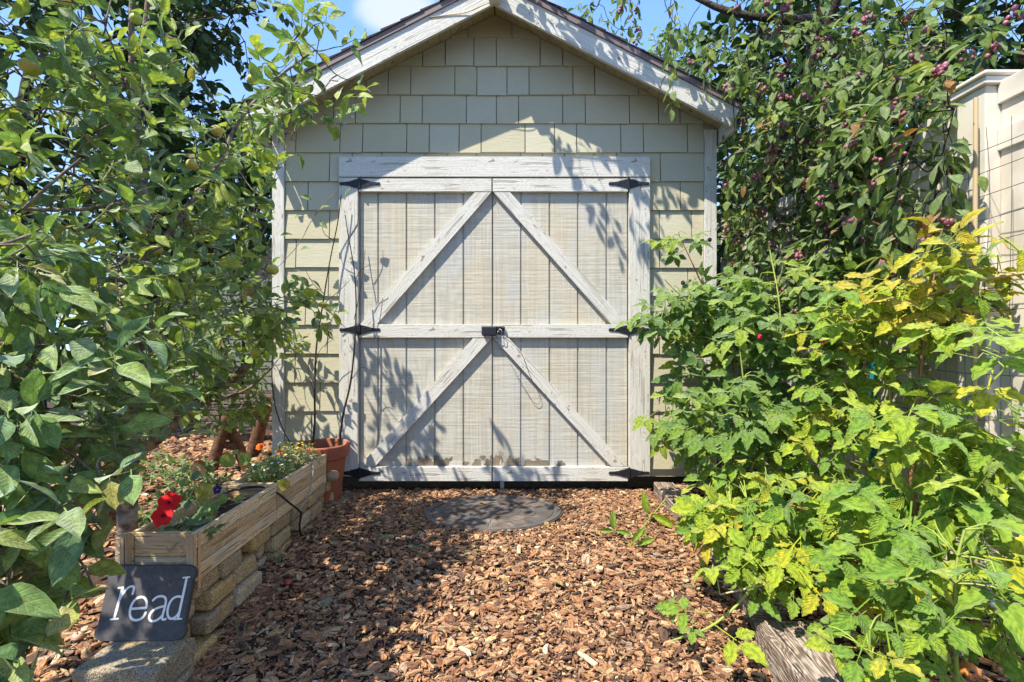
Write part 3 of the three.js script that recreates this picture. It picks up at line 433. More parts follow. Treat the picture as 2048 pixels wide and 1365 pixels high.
{
  const g = thing('apple_tree', 'large-leaved apple branches hanging at the left edge beside the read sign', 'tree', V(-2.1, gy(-2.1, -0.95), -0.95));
  const t = new Plant(g, 202); t.mask = leftMask;
  t.limb([V(-2.1, -0.35, -0.95), V(-2.05, 0.4, -0.97), V(-2.0, 1.0, -1.0), V(-1.95, 1.7, -1.0), V(-1.9, 2.6, -1.0)], 0.05, 0.02, M.bark, 'trunk', 10, 0.4);
  t.limb([V(-2.03, 0.6, -0.98), P(-120, 900, 1.15), P(20, 860, 1.2), P(130, 900, 1.25), P(200, 960, 1.3)], 0.014, 0.004);
  t.limb([V(-2.06, 0.35, -0.97), P(-150, 1000, 1.1), P(0, 1040, 1.12), P(110, 1060, 1.18), P(190, 1080, 1.3)], 0.012, 0.004);
  t.limb([V(-2.07, 0.25, -0.97), P(-200, 1150, 1.0), P(-20, 1190, 1.05), P(60, 1150, 1.1), P(150, 1110, 1.2)], 0.01, 0.003, M.paleBark);
  t.limb([V(-2.0, 1.1, -1.0), P(-120, 700, 1.2), P(40, 690, 1.3), P(170, 760, 1.4)], 0.012, 0.004);
  t.limb([V(-1.97, 1.4, -1.0), P(-60, 500, 1.2), P(60, 470, 1.3)], 0.01, 0.004);
  const o = { ...AO, size: 0.102, n: 9, w: [4, 4, 4, 2, 3, 0.8], droop: 0.5, loose: 0.6, len: 0.13 };
  t.fill(P(90, 800, 1.35), [0.26, 0.2, 0.22], 34, o);
  t.fill(P(110, 960, 1.3), [0.24, 0.16, 0.18], 30, o);
  t.fill(P(60, 1100, 1.15), [0.22, 0.14, 0.16], 26, o);
  t.fill(P(40, 1210, 1.08), [0.12, 0.1, 0.1], 9, { ...o, size: 0.105 });
  t.fill(P(30, 620, 1.35), [0.22, 0.25, 0.2], 20, o);
  t.fill(V(-2.1, 1.85, -0.9), [0.4, 0.5, 0.4], 9, AO);
  t.fill(V(-1.8, 1.4, -1.0), [0.25, 0.5, 0.3], 6, AO);
  // the few big leaves nearest the sign
  for (const [x, y, d, dx, dy, s] of [[105, 1130, 1.2, 1, 0.12, 0.13], [150, 1160, 1.25, 1, -0.25, 0.12], [20, 1190, 1.0, 1, -0.1, 0.14], [215, 1135, 1.45, 1, -0.1, 0.11], [0, 1300, 1.0, 0.6, -0.5, 0.14], [60, 1070, 1.15, 1, 0.35, 0.13], [130, 1060, 1.25, 1, 0.2, 0.12], [40, 1250, 1.05, 1, -0.4, 0.12]]) t.leaf(P(x - 40, y, d), V(dx, dy, t.r(-0.3, 0.3)), V(-0.25, 0.75, 0.65).add(t.v(0.25)), s, t.pick([3, 3, 3, 2, 4, 0]), Math.floor(t.R() * 9), true);
  for (const [x, y, d] of [[22, 672, 1.3], [45, 668, 1.32], [30, 640, 1.4]]) hangApple(t, P(x, y, d), 0.024);
  t.finish('apple', PAL.nearApple);
}
{
  const g = thing('apple_tree', 'leaning apple tree with thick bare limb behind the planters', 'tree', P(215, 960, 2.75).setY(0));
  const t = new Plant(g, 303); t.mask = leftMask;
  t.limb([P(205, 990, 2.75).setY(-0.1), P(250, 930, 2.75), P(310, 880, 2.8), P(390, 810, 2.9), P(470, 755, 3.0), P(520, 700, 3.1)], 0.05, 0.02, M.paleBark, 'trunk', 10, 0.3);
  t.limb([P(400, 800, 2.9), P(440, 800, 2.9), P(500, 775, 3.0), P(540, 740, 3.1)], 0.012, 0.005, M.paleBark);
  t.limb([P(470, 755, 3.0), P(440, 680, 3.1), P(420, 600, 3.2)], 0.015, 0.005);
  t.limb([P(330, 860, 2.8), P(300, 760, 2.8), P(260, 660, 2.8)], 0.015, 0.005);
  const o = { ...AO, size: 0.08 };
  t.fill(P(440, 690, 3.1), [0.4, 0.28, 0.35], 46, o);
  t.fill(P(250, 650, 2.9), [0.5, 0.35, 0.4], 44, o);
  t.fill(P(430, 790, 3.1), [0.3, 0.2, 0.3], 30, o); t.fill(P(310, 760, 2.7), [0.35, 0.25, 0.25], 30, o); t.fill(P(300, 820, 3.0), [0.3, 0.15, 0.3], 10, o);
  for (const [x, y, d] of [[330, 760, 2.8], [470, 640, 3.0], [400, 700, 3.0], [250, 600, 2.8]]) hangApple(t, P(x, y, d), 0.027);
  t.finish('apple', PAL.apple, { max: 200 });
}

// ------------------------------------------------------------------ taller trees behind
function bigTree(name, label, at, h, balls, seed, pal, per, size, mat = M.darkBark, r0 = 0.13) {
  const g = thing(name, label, 'tree', V(at.x, gy(at.x, at.z), at.z)), t = new Plant(g, seed);
  t.limb([V(at.x, -0.2, at.z), V(at.x + 0.08, h * 0.3, at.z), V(at.x - 0.05, h * 0.65, at.z + 0.1), V(at.x + 0.05, h, at.z)], r0, r0 * 0.35, mat, 'trunk', 9, 0.5);
  for (const [c] of balls) { const s = V(at.x, Math.min(h * 0.9, Math.max(h * 0.3, c.y - 0.9)), at.z); t.limb([s, s.clone().lerp(c, 0.5).add(V(0, 0.15, 0)), c.clone()], r0 * 0.35, r0 * 0.1, mat, 'branch', 6); }
  for (const [c, rad, k] of balls) t.fill(c, rad, Math.round(per * (k ?? 1)), { len: 0.42, n: 11, size, r: 0.005, w: pal.cols.map((_, i) => (i === 3 ? 0.8 : 2)), droop: 0.4, loose: 0.8, sag: 0.2 });
  t.finish('far', pal, { max: 0, twigMat: mat }); return g;
}
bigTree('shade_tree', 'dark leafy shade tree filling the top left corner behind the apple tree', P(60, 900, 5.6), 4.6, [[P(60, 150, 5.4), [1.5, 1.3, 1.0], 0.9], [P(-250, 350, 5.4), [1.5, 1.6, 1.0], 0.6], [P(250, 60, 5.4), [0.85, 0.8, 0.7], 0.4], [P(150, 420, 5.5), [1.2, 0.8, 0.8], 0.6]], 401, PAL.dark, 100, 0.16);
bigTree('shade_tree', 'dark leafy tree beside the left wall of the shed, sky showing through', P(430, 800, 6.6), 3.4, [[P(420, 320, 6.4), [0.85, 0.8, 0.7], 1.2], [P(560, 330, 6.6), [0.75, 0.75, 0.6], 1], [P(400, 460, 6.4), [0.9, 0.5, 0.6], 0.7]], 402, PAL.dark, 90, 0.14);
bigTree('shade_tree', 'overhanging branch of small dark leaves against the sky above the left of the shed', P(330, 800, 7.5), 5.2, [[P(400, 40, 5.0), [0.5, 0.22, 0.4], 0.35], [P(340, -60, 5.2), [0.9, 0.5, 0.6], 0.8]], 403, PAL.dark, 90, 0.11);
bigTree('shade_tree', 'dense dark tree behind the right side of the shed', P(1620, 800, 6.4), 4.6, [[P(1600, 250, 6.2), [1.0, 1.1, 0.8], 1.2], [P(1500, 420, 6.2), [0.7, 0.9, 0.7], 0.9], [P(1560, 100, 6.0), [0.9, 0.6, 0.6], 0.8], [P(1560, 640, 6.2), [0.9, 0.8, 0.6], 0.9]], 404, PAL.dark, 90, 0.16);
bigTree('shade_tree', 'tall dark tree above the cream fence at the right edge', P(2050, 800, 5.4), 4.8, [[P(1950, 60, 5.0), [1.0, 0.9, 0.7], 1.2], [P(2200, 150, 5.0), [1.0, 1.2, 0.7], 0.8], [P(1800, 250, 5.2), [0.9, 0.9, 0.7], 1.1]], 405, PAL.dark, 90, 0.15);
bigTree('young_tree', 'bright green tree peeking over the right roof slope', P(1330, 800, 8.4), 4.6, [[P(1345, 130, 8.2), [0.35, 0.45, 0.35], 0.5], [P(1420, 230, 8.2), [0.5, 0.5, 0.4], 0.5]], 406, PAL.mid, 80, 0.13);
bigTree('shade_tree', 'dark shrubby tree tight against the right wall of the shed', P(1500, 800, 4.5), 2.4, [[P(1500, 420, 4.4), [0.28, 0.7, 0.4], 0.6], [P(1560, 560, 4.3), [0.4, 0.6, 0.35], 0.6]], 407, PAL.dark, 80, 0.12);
// shrubs seen under the apple trees
[[120, 640, 5.2, 0.9, 0.75, 'round green shrub far behind the leaning apple tree'], [330, 620, 6.0, 0.8, 0.7, 'light green shrub below the tree beside the shed'], [-150, 620, 4.6, 0.9, 0.9, 'green shrub at the far left edge of the garden'], [480, 560, 7.4, 0.7, 0.9, 'tall green shrub just left of the shed wall']].forEach(([x, y, d, rx, ry, label], i) => {
  const c = P(x, y, d), g = thing('shrub', label, 'shrub', V(c.x, gy(c.x, c.z), c.z)), t = new Plant(g, 430 + i);
  t.limb([V(c.x, -0.1, c.z), V(c.x + 0.05, c.y * 0.6, c.z), c.clone()], 0.04, 0.012, M.darkBark, 'trunk', 6);
  t.fill(c, [rx, ry, 0.5], 80, { len: 0.25, n: 10, size: 0.1, r: 0.003, w: [3, 3, 2, 2], droop: 0.3, loose: 0.8 });
  t.finish('far', PAL.mid, { max: 0 });
});

// ------------------------------------------------------------------ crabapple tree on the right
{
  const g = thing('crabapple_tree', 'weeping crabapple tree hung with clusters of dusty purple fruit', 'tree', V(2.35, gy(2.35, -4.3), -4.3));
  const t = new Plant(g, 501), fruit = []; t.mask = (x, y) => (x > 1448 || y < 78 + 0.52 * (x - 1240)) && !(x > 1972 && y > 130) && !(x > 1935 && y > 400) && !(x > 1285 && x < 1325 && y < 110);
  t.limb([V(2.35, -0.2, -4.3), V(2.3, 0.9, -4.25), V(2.2, 1.8, -4.15), V(2.1, 2.5, -4.0)], 0.11, 0.07, M.darkBark, 'trunk', 12, 0.5);
  t.limb([V(2.1, 2.4, -4.0), P(1640, 60, 3.6), P(1560, 40, 3.3), P(1450, 20, 3.4), P(1300, -60, 3.8)], 0.05, 0.012, M.darkBark);
  t.limb([V(2.12, 2.3, -4.0), P(1760, 170, 3.0), P(1850, 160, 2.5), P(1900, 100, 2.2)], 0.05, 0.012, M.darkBark);
  t.limb([V(2.15, 2.1, -4.05), P(1620, 250, 3.3), P(1570, 330, 3.1)], 0.03, 0.008, M.darkBark);
  t.limb([V(2.1, 2.5, -4.0), P(1700, -100, 3.3), P(1600, -200, 2.9), P(1450, -150, 2.8)], 0.04, 0.01, M.darkBark);
  t.limb([P(1850, 160, 2.5), P(1830, 260, 2.35), P(1780, 380, 2.4)], 0.016, 0.006, M.darkBark);
  t.limb([P(1450, -150, 2.8), P(1250, -190, 2.8), P(1050, -170, 2.85), P(930, -130, 2.9)], 0.014, 0.005, M.darkBark); t.fill(P(1060, -170, 2.85), [0.42, 0.1, 0.12], 20, { len: 0.16, n: 10, size: 0.085, r: 0.002, w: [4, 4, 3, 2, 3, 0.25], droop: 0.5, sag: 0.2, rise: 0, loose: 0.6, keep: (p) => EYE + 0 < p.y && 682 - (p.y - EYE) / -p.z * FOCAL < -95 });
  t.limb([P(1300, -60, 3.8), P(1240, -40, 4.0), P(1200, 0, 4.1)], 0.014, 0.006, M.darkBark);
  const bunch = (cv, pl) => { if (pl.R() < 0.6) { const p = cv.getPointAt(pl.r(0.5, 1)); if (!inView(p, 1) || !pl.mask(1024 + p.x / -p.z * FOCAL, 682.5 - (p.y - EYE) / -p.z * FOCAL)) return; const n = 4 + Math.floor(pl.R() * 6); for (let i = 0; i < n; i++) fruit.push(p.clone().add(V(pl.r(-0.024, 0.024), pl.r(-0.06, -0.012), pl.r(-0.024, 0.024)))); } };
  const o = { len: 0.3, n: 11, size: 0.078, r: 0.0022, w: [4, 4, 3, 2, 3, 0.25], droop: 0.75, sag: 0.5, rise: -0.45, loose: 0.55, sun: 0.6, each: bunch };
  t.fill(P(1600, 200, 3.05), [0.55, 0.55, 0.4], 150, o);
  t.fill(P(1760, 300, 2.6), [0.36, 0.48, 0.25], 120, { ...o, size: 0.088 });
  t.fill(P(1850, 130, 2.35), [0.26, 0.3, 0.2], 34, o); t.fill(P(1810, 380, 2.75), [0.3, 0.3, 0.2], 40, o);
  t.fill(P(1560, 440, 3.1), [0.36, 0.3, 0.25], 70, o);
  t.fill(P(1700, 520, 2.75), [0.35, 0.2, 0.2], 34, o);
  t.fill(P(1860, 300, 2.0), [0.14, 0.28, 0.1], 26, { ...o, size: 0.092 });
  t.fill(P(1500, -60, 3.3), [0.85, 0.45, 0.5], 50, o);
  t.fill(P(1245, 0, 4.1), [0.3, 0.28, 0.2], 26, o);
  for (const [x, y, d] of [[1345, 20, 2.9], [1350, 80, 2.85], [1420, 60, 3.0]]) { const k = t.mask; t.mask = null; t.shoot(P(x, y, d), V(-0.1, -1, 0.1), 0.3, 10, { ...o, r: 0.002 }); t.mask = k; }
  const fg = new THREE.SphereGeometry(0.0112, 9, 7).scale(1, 1.15, 1); fruit.sort((a, b) => b.z - a.z);
  fruit.slice(0, 300).forEach((p, i) => { const m = part(g, 'crabapple', fg, M.crab, p.clone().sub(g.position)); m.rotation.set(i, i * 2, 0); });
  if (fruit.length > 300) { const im = solid(new THREE.InstancedMesh(fg, M.crab, fruit.length - 300)), q = new THREE.Matrix4(); fruit.slice(300).forEach((p, i) => im.setMatrixAt(i, q.makeTranslation(...p.clone().sub(g.position).toArray()))); im.name = 'far_crabapples'; im.userData.kind = 'stuff'; g.add(im); }
  t.finish('crab', PAL.crab, { twigMat: M.darkBark });
}

// ------------------------------------------------------------------ brambles and raspberries on the right
function bramble(label, seed, canes, blobs, pal, kind, size, w, berries = []) {
  const b = canes[0][0], g = thing('raspberry_bush', label, 'bush', V(b.x, gy(b.x, b.z), b.z), 'berry bushes along the fence'), t = new Plant(g, seed); t.mask = (x, y) => !(y > 1225 && x < 1600 + (y - 1225) * 0.6);
  canes.forEach((c, i) => t.limb(c, 0.0075, 0.003, [M.cane, M.redCane, M.cane, M.dryCane][i % 4], 'cane', 6));
  for (const [c, rad, n, k] of blobs) for (let i = 0; i < n; i++) {
    let q; do q = t.v(); while (q.lengthSq() > 1 || q.lengthSq() < 0.15); if (t.R() < 0.14) q.multiplyScalar(1.35); const p = V(c.x + q.x * rad[0], c.y + q.y * rad[1], c.z + q.z * rad[2]); p.y = Math.max(p.y, gy(p.x, p.z) + 0.03); if (p.z < -3.33 && p.x < 1.44) p.z = -3.33; if (p.x > 1.84) p.x = 1.84;
    const a = t.near(p), dir = V(q.x, 0.15 * q.y - 0.15, q.z * 0.8 + 0.25).addScaledVector(t.v(), 0.55), up = SUN.clone().multiplyScalar(0.75).add(V(0, 0.35, 0.25)).addScaledVector(t.v(), 0.5), s = size * t.r(0.7, 1.25);
    t.leaf(p, dir, up, s, t.pick(k ?? w), Math.floor(t.R() * 99));
    if (a && t.R() < 0.5) t.twigs.push(tube([a, a.clone().lerp(p, 0.5).add(V(0, 0.03, 0)), p.clone().addScaledVector(dir.clone().normalize(), -s * 0.28)], 0.0028, 0.0018, 4, 4));
  }
  for (const [p, col] of berries) { const bits = []; for (let i = 0; i < 22; i++) { const y = 1 - (i + 0.5) / 11, r = Math.sqrt(Math.max(0, 1 - y * y)); bits.push(new THREE.SphereGeometry(0.0042, 6, 5).translate(Math.cos(i * 2.4) * r * 0.009, y * 0.011, Math.sin(i * 2.4) * r * 0.009)); } part(g, 'berry', merge(bits), col, p.clone().sub(g.position)); }
  t.finish(kind, pal, { twigMat: M.cane, max: 300 }); return t;
}
const red = std({ color: 0xd2284a, roughness: 0.35 }), black = std({ color: 0x1c1620, roughness: 0.3 });
const gp = (x, z) => V(x, gy(x, z), z);
bramble('dark green bramble reaching over the right edge of the white doors', 601, [[gp(1.32, -2.95), P(1440, 800, 2.95), P(1400, 640, 2.95), P(1330, 560, 2.9)], [gp(1.36, -2.95), P(1460, 700, 2.95), P(1400, 560, 3.0), P(1358, 470, 3.0)], [gp(1.36, -3.0), P(1500, 700, 3.0), P(1420, 690, 2.9), P(1320, 650, 2.85)], [gp(1.3, -2.9), P(1390, 850, 2.9), P(1330, 830, 2.9)]],
  [[P(1430, 620, 2.95), [0.33, 0.22, 0.2], 95], [P(1370, 640, 2.9), [0.24, 0.16, 0.16], 45], [P(1370, 830, 2.9), [0.2, 0.26, 0.18], 50], [P(1440, 740, 2.9), [0.26, 0.24, 0.2], 60], [P(1362, 490, 3.0), [0.09, 0.1, 0.05], 9]], PAL.bramble, 'berry5', 0.155, [4, 4, 3, 2, 2], [[P(1366, 566, 2.85), black], [P(1420, 480, 3.0), black]]);
bramble('green bramble in the middle of the berry row, one pink raspberry showing', 602, [[gp(1.42, -2.5), P(1560, 800, 2.5), P(1560, 620, 2.5), P(1540, 500, 2.6)], [gp(1.45, -2.5), P(1640, 760, 2.5), P(1690, 600, 2.5)], [gp(1.38, -2.45), P(1500, 850, 2.4), P(1480, 700, 2.4)], [gp(1.5, -2.5), P(1600, 700, 2.5), P(1600, 560, 2.6)]],
  [[P(1560, 650, 2.6), [0.34, 0.28, 0.2], 95], [P(1480, 850, 2.5), [0.24, 0.22, 0.2], 60], [P(1600, 820, 2.45), [0.28, 0.3, 0.2], 70, [5, 3, 5, 1, 1]], [P(1660, 560, 2.65), [0.24, 0.2, 0.16], 45]], PAL.bramble, 'berry5', 0.16, [3, 4, 2, 4, 2], [[P(1642, 692, 2.28), red], [P(1520, 674, 2.4), red]]);
bramble('low yellow-green raspberry sprawling over the timber edging', 603, [[gp(1.3, -2.1), P(1650, 1100, 2.0), P(1560, 1080, 1.95), P(1470, 1110, 1.95)], [gp(1.32, -2.1), P(1640, 1040, 2.05), P(1520, 1000, 2.15), P(1430, 1010, 2.2)], [gp(1.35, -2.05), P(1700, 1000, 2.0), P(1680, 930, 2.0)], [gp(1.25, -1.95), P(1620, 1150, 1.85), P(1530, 1170, 1.8), P(1440, 1190, 1.8)]],
  [[P(1560, 1040, 2.05), [0.36, 0.16, 0.2], 120], [P(1470, 1080, 2.0), [0.2, 0.13, 0.16], 36], [P(1680, 1080, 1.9), [0.28, 0.2, 0.16], 60], [P(1480, 950, 2.4), [0.2, 0.14, 0.16], 36], [P(1590, 1150, 1.75), [0.2, 0.07, 0.1], 16]], PAL.rasp, 'berry3', 0.15, [5, 5, 4, 2, 3, 0.2]);
bramble('tall yellowing raspberry canes in front of the cream fence post', 604, [[gp(1.62, -2.1), P(1780, 800, 2.1), P(1760, 650, 2.1), P(1800, 560, 2.1)], [gp(1.65, -2.05), P(1840, 750, 2.0), P(1860, 600, 2.0), P(1880, 500, 2.0)], [gp(1.6, -2.1), P(1720, 800, 2.2), P(1700, 680, 2.2), P(1650, 620, 2.3)], [P(2100, 540, 1.7), P(1960, 560, 1.8), P(1820, 605, 2.0), P(1680, 650, 2.2)]],
  [[P(1760, 640, 2.15), [0.3, 0.17, 0.14], 75], [P(1880, 580, 1.95), [0.26, 0.16, 0.12], 50, [2, 4, 1, 5, 1, 4]], [P(1720, 770, 2.15), [0.22, 0.2, 0.14], 45], [P(1960, 520, 1.75), [0.16, 0.09, 0.1], 18, [2, 4, 1, 5, 1, 4]], [P(1700, 900, 2.1), [0.2, 0.16, 0.12], 30]], PAL.rasp, 'berry3', 0.145, [4, 4, 3, 3, 2, 1]);
bramble('large-leaved raspberry cane leaning across the wire netting', 605, [[gp(1.5, -1.65), P(1820, 1000, 1.65), P(1860, 900, 1.6), P(1940, 810, 1.55), P(2050, 700, 1.45)], [gp(1.42, -1.6), P(1835, 1150, 1.6), P(1832, 1000, 1.62), P(1830, 860, 1.65)], [gp(1.55, -1.65), P(1900, 1000, 1.6), P(1950, 950, 1.55)]],
  [[P(1900, 850, 1.6), [0.24, 0.12, 0.1], 26], [P(1820, 880, 1.7), [0.14, 0.1, 0.1], 16], [P(1980, 690, 1.5), [0.12, 0.1, 0.08], 10], [P(1880, 980, 1.6), [0.24, 0.08, 0.1], 26, [2, 1, 5, 0, 6, 0]], [P(1960, 930, 1.5), [0.14, 0.12, 0.1], 14]], PAL.rasp, 'berry3', 0.17, [5, 4, 4, 2, 3, 0]);
bramble('leafy raspberry at the lower right corner, broad leaves partly in shade', 606, [[gp(1.25, -1.35), P(1910, 1200, 1.3), P(1915, 1120, 1.3), P(1930, 1060, 1.3)], [gp(1.2, -1.4), P(1800, 1200, 1.4), P(1760, 1130, 1.45)], [gp(1.1, -1.3), P(1740, 1300, 1.3), P(1740, 1260, 1.3)]],
  [[P(1900, 1100, 1.4), [0.24, 0.12, 0.1], 34], [P(1800, 1080, 1.6), [0.22, 0.12, 0.12], 34], [P(1960, 1200, 1.25), [0.14, 0.1, 0.1], 22, [1, 0, 4, 0, 5, 0]], [P(1760, 1290, 1.32), [0.14, 0.06, 0.08], 16], [P(1840, 1200, 1.4), [0.18, 0.08, 0.1], 16, [1, 0, 4, 0, 5, 0]]], PAL.rasp, 'berry3', 0.16, [4, 3, 5, 1, 4, 0]);
{ // a runner lying out on the mulch
  const b = gp(0.8, -1.8), g = thing('raspberry_runner', 'small raspberry runner with three leaf sprays lying on the mulch', 'plant', b), t = new Plant(g, 607);
  t.limb([P(1520, 1160, 1.85), P(1470, 1215, 1.82), P(1420, 1255, 1.78), P(1345, 1282, 1.74)], 0.006, 0.003, M.cane, 'cane', 6);
  for (const [x, y, d, s, dx, dz] of [[1395, 1225, 1.8, 0.15, -0.6, -0.3], [1445, 1262, 1.72, 0.17, 0.4, 0.6], [1365, 1215, 1.85, 0.11, -1, -0.3], [1475, 1180, 1.85, 0.15, 0.6, -0.2], [1500, 1185, 1.85, 0.14, 0.2, 0.5], [1385, 1250, 1.75, 0.09, -0.2, 0.5]]) t.leaf(P(x, y, d).setY(Math.max(P(x, y, d).y, -0.02)), V(dx, -0.1, dz), V(-0.2, 0.9, 0.45), s, t.pick([4, 1, 5, 0, 3, 0]), Math.floor(t.R() * 9));
  t.finish('berry3', PAL.rasp);
}
{ // curled seedling stem by the far timber
  const g = thing('bramble_sucker', 'wilted bramble sucker with rolled pale leaves on the mulch by the doors', 'plant', P(1255, 1100, 2.5).setY(0)), t = new Plant(g, 608);
  t.limb([P(1330, 1000, 3.0), P(1290, 1050, 2.75), P(1250, 1095, 2.55)], 0.004, 0.003, M.cane, 'cane', 5);
  for (const [x, y, d, dx, dy, dz, s] of [[1228, 1060, 2.6, -0.05, 1, 0, 0.11], [1258, 1095, 2.5, 0, -0.8, 0.4, 0.14], [1235, 1062, 2.6, 0.7, -0.1, 0.3, 0.08], [1225, 1062, 2.6, -0.8, 0.1, 0.2, 0.08], [1290, 1060, 2.65, -0.2, -0.8, 0.2, 0.13], [1296, 1028, 2.8, -0.2, 0.9, 0, 0.14], [1305, 1030, 2.8, 0.9, -0.4, 0.3, 0.16], [1265, 1085, 2.5, 0.5, 0.7, 0.1, 0.1], [1275, 1090, 2.5, 0.8, 0.4, 0.2, 0.1]]) t.leaf(P(x, y, d), V(dx, dy, dz), V(-0.3, 0.4, 0.8), s, t.pick([4, 2, 4, 0, 1, 0]), 0);
  t.finish('rolled', PAL.rasp);
}

// ------------------------------------------------------------------ block wall, planters, sign
function lumpy(sx, sy, sz, seed, amp = 0.006, r = 0.012, taper = 0) {
  const g = new RoundedBoxGeometry(sx, sy, sz, 2, Math.min(r, sx / 2.2, sy / 2.2, sz / 2.2)), p = g.attributes.position;
  for (let i = 0; i < p.count; i++) { const x = p.getX(i), y = p.getY(i), z = p.getZ(i), k = (s) => (n3(x * 22 + seed * 7.3, y * 22 + 9, z * 22 + seed * 3.1, s) - 0.5) * 2 * amp; p.setXYZ(i, (x + k(1)) * (1 - taper * Math.abs(z / sz)), y + k(2) * 0.6, z + k(3)); }
  g.computeVertexNormals(); return boxUV(g, 2, 0.4, 0.4, hash(seed, 1, 1), hash(seed, 2, 1));
}
{
  const wall = thing('block_wall', 'low dry-laid wall of tan concrete blocks under the wooden planters', 'wall', V(-1.25, -0.1, -2.4));
  const R = rng(71); let k = 0;
  const put = (x, y, z, sx, sy, sz, mat) => part(wall, 'block', lumpy(sx, sy, sz, ++k, 0.009, 0.017), mat ?? M.block[Math.floor(R() * 4)], V(x, y, z).sub(wall.position));
  const courses = [[0.097, 0.174, 1.80, 3.22], [0.016, 0.094, 1.815, 3.26], [-0.066, 0.013, 1.76, 3.3], [-0.15, -0.069, 1.74, 3.0]];
  courses.forEach(([y0, y1, d0, d1], c) => { let d = d0 + (c % 2 ? -0.02 : 0); while (d < d1 - 0.06) { const narrow = R() < 0.34, l = narrow ? 0.06 + 0.03 * R() : 0.15 + 0.06 * R(), rec = narrow ? 0.055 : 0.022 * R() - 0.006 * c; put(-1.262 - rec + 0.004 * c, (y0 + y1) / 2, -(d + l / 2), 0.19, y1 - y0 - 0.004, l - 0.011); d += l; } });
  put(-1.265, -0.03, -1.635, 0.275, 0.098, 0.19, M.greyBlock); put(-1.27, -0.13, -1.62, 0.29, 0.096, 0.21, M.greyBlock);
  for (let i = 0; i < 3; i++) put(-1.43, 0.135 - i * 0.081, -1.95, 0.12, 0.077, 0.28); // the back row that carries the boxes' left side
  for (let i = 0; i < 5; i++) put(-1.43, 0.135, -2.22 - i * 0.2, 0.12, 0.077, 0.19);
  for (let i = 0; i < 5; i++) put(-1.43, 0.054, -2.22 - i * 0.2, 0.12, 0.077, 0.19);
  for (let i = 0; i < 5; i++) put(-1.43, -0.027, -2.22 - i * 0.2, 0.12, 0.077, 0.19);
}
function planter(label, d0, d1, strap) {
  const g = thing('wooden_planter', label, 'planter', V(-1.297, 0.178, -(d0 + d1) / 2), 'planter boxes on the block wall');
  const X0 = -0.127, X1 = 0.127, Z0 = -(d1 - d0) / 2, Z1 = (d1 - d0) / 2, H = 0.18, mats = [M.cedar, M.cedar2, M.cedar];
  for (let i = 0; i < 3; i++) { const y0 = i * 0.0605, y1 = y0 + 0.058 + (i === 2 ? 0.001 : 0);
    part(g, 'plank', box(X1 - 0.02 - 0.001 * (i % 2), X1 - 0.001 * (i % 2), y0, y1, Z0, Z1, 2, 0.003, 1, 0.25), mats[i]);
    part(g, 'plank', box(X0, X0 + 0.02, y0, y1, Z0, Z1, 2, 0.003, 1, 0.25), mats[(i + 1) % 3]); }
  for (const [z0, z1] of [[Z1 - 0.024, Z1 - 0.004], [Z0 + 0.004, Z0 + 0.024]]) for (let i = 0; i < 2; i++) part(g, 'end_board', box(X0 + 0.0215, X1 - 0.0225, i * 0.091, i * 0.091 + 0.089, z0, z1, 0, 0.003, 1, 0.25), mats[i]);
  part(g, 'corner_post', box(X0 - 0.012, X0 + 0.018, 0.002, H + 0.006, Z1 - 0.002, Z1 + 0.022, 1, 0.004, 1, 0.25), M.cedar2);
  if (strap) part(g, 'corner_post', box(X1 - 0.03, X1 + 0.001, 0.002, H - 0.004, Z1 - 0.003, Z1 + 0.014, 1, 0.004, 1, 0.25), M.cedar2);
  part(g, 'soil', box(X0 + 0.021, X1 - 0.0215, 0.01, 0.125, Z0 + 0.025, Z1 - 0.025, 0, 0.01, 0.5, 0.5), M.soil);
  if (strap) { part(g, 'strap', box(X1 + 0.0015, X1 + 0.0045, -0.03, H + 0.002, Z1 - 0.022, Z1 - 0.008, 1, 0.001), std({ color: 0xc79a72, roughness: 0.7 }));
    part(g, 'hook', tube([V(X1 - 0.07, 0.145, Z1), V(X1 - 0.07, 0.14, Z1 + 0.012), V(X1 - 0.078, 0.125, Z1 + 0.014), V(X1 - 0.095, 0.122, Z1 + 0.012), V(X1 - 0.1, 0.135, Z1 + 0.01)], 0.0022, 0.0022, 14, 5), M.steel); }
  return g;
}
planter('weathered wooden planter box nearest the camera, with red petunias', 1.79, 2.405, true);
planter('weathered wooden planter box beside the clay pot, full of marigolds', 2.412, 3.05, false);
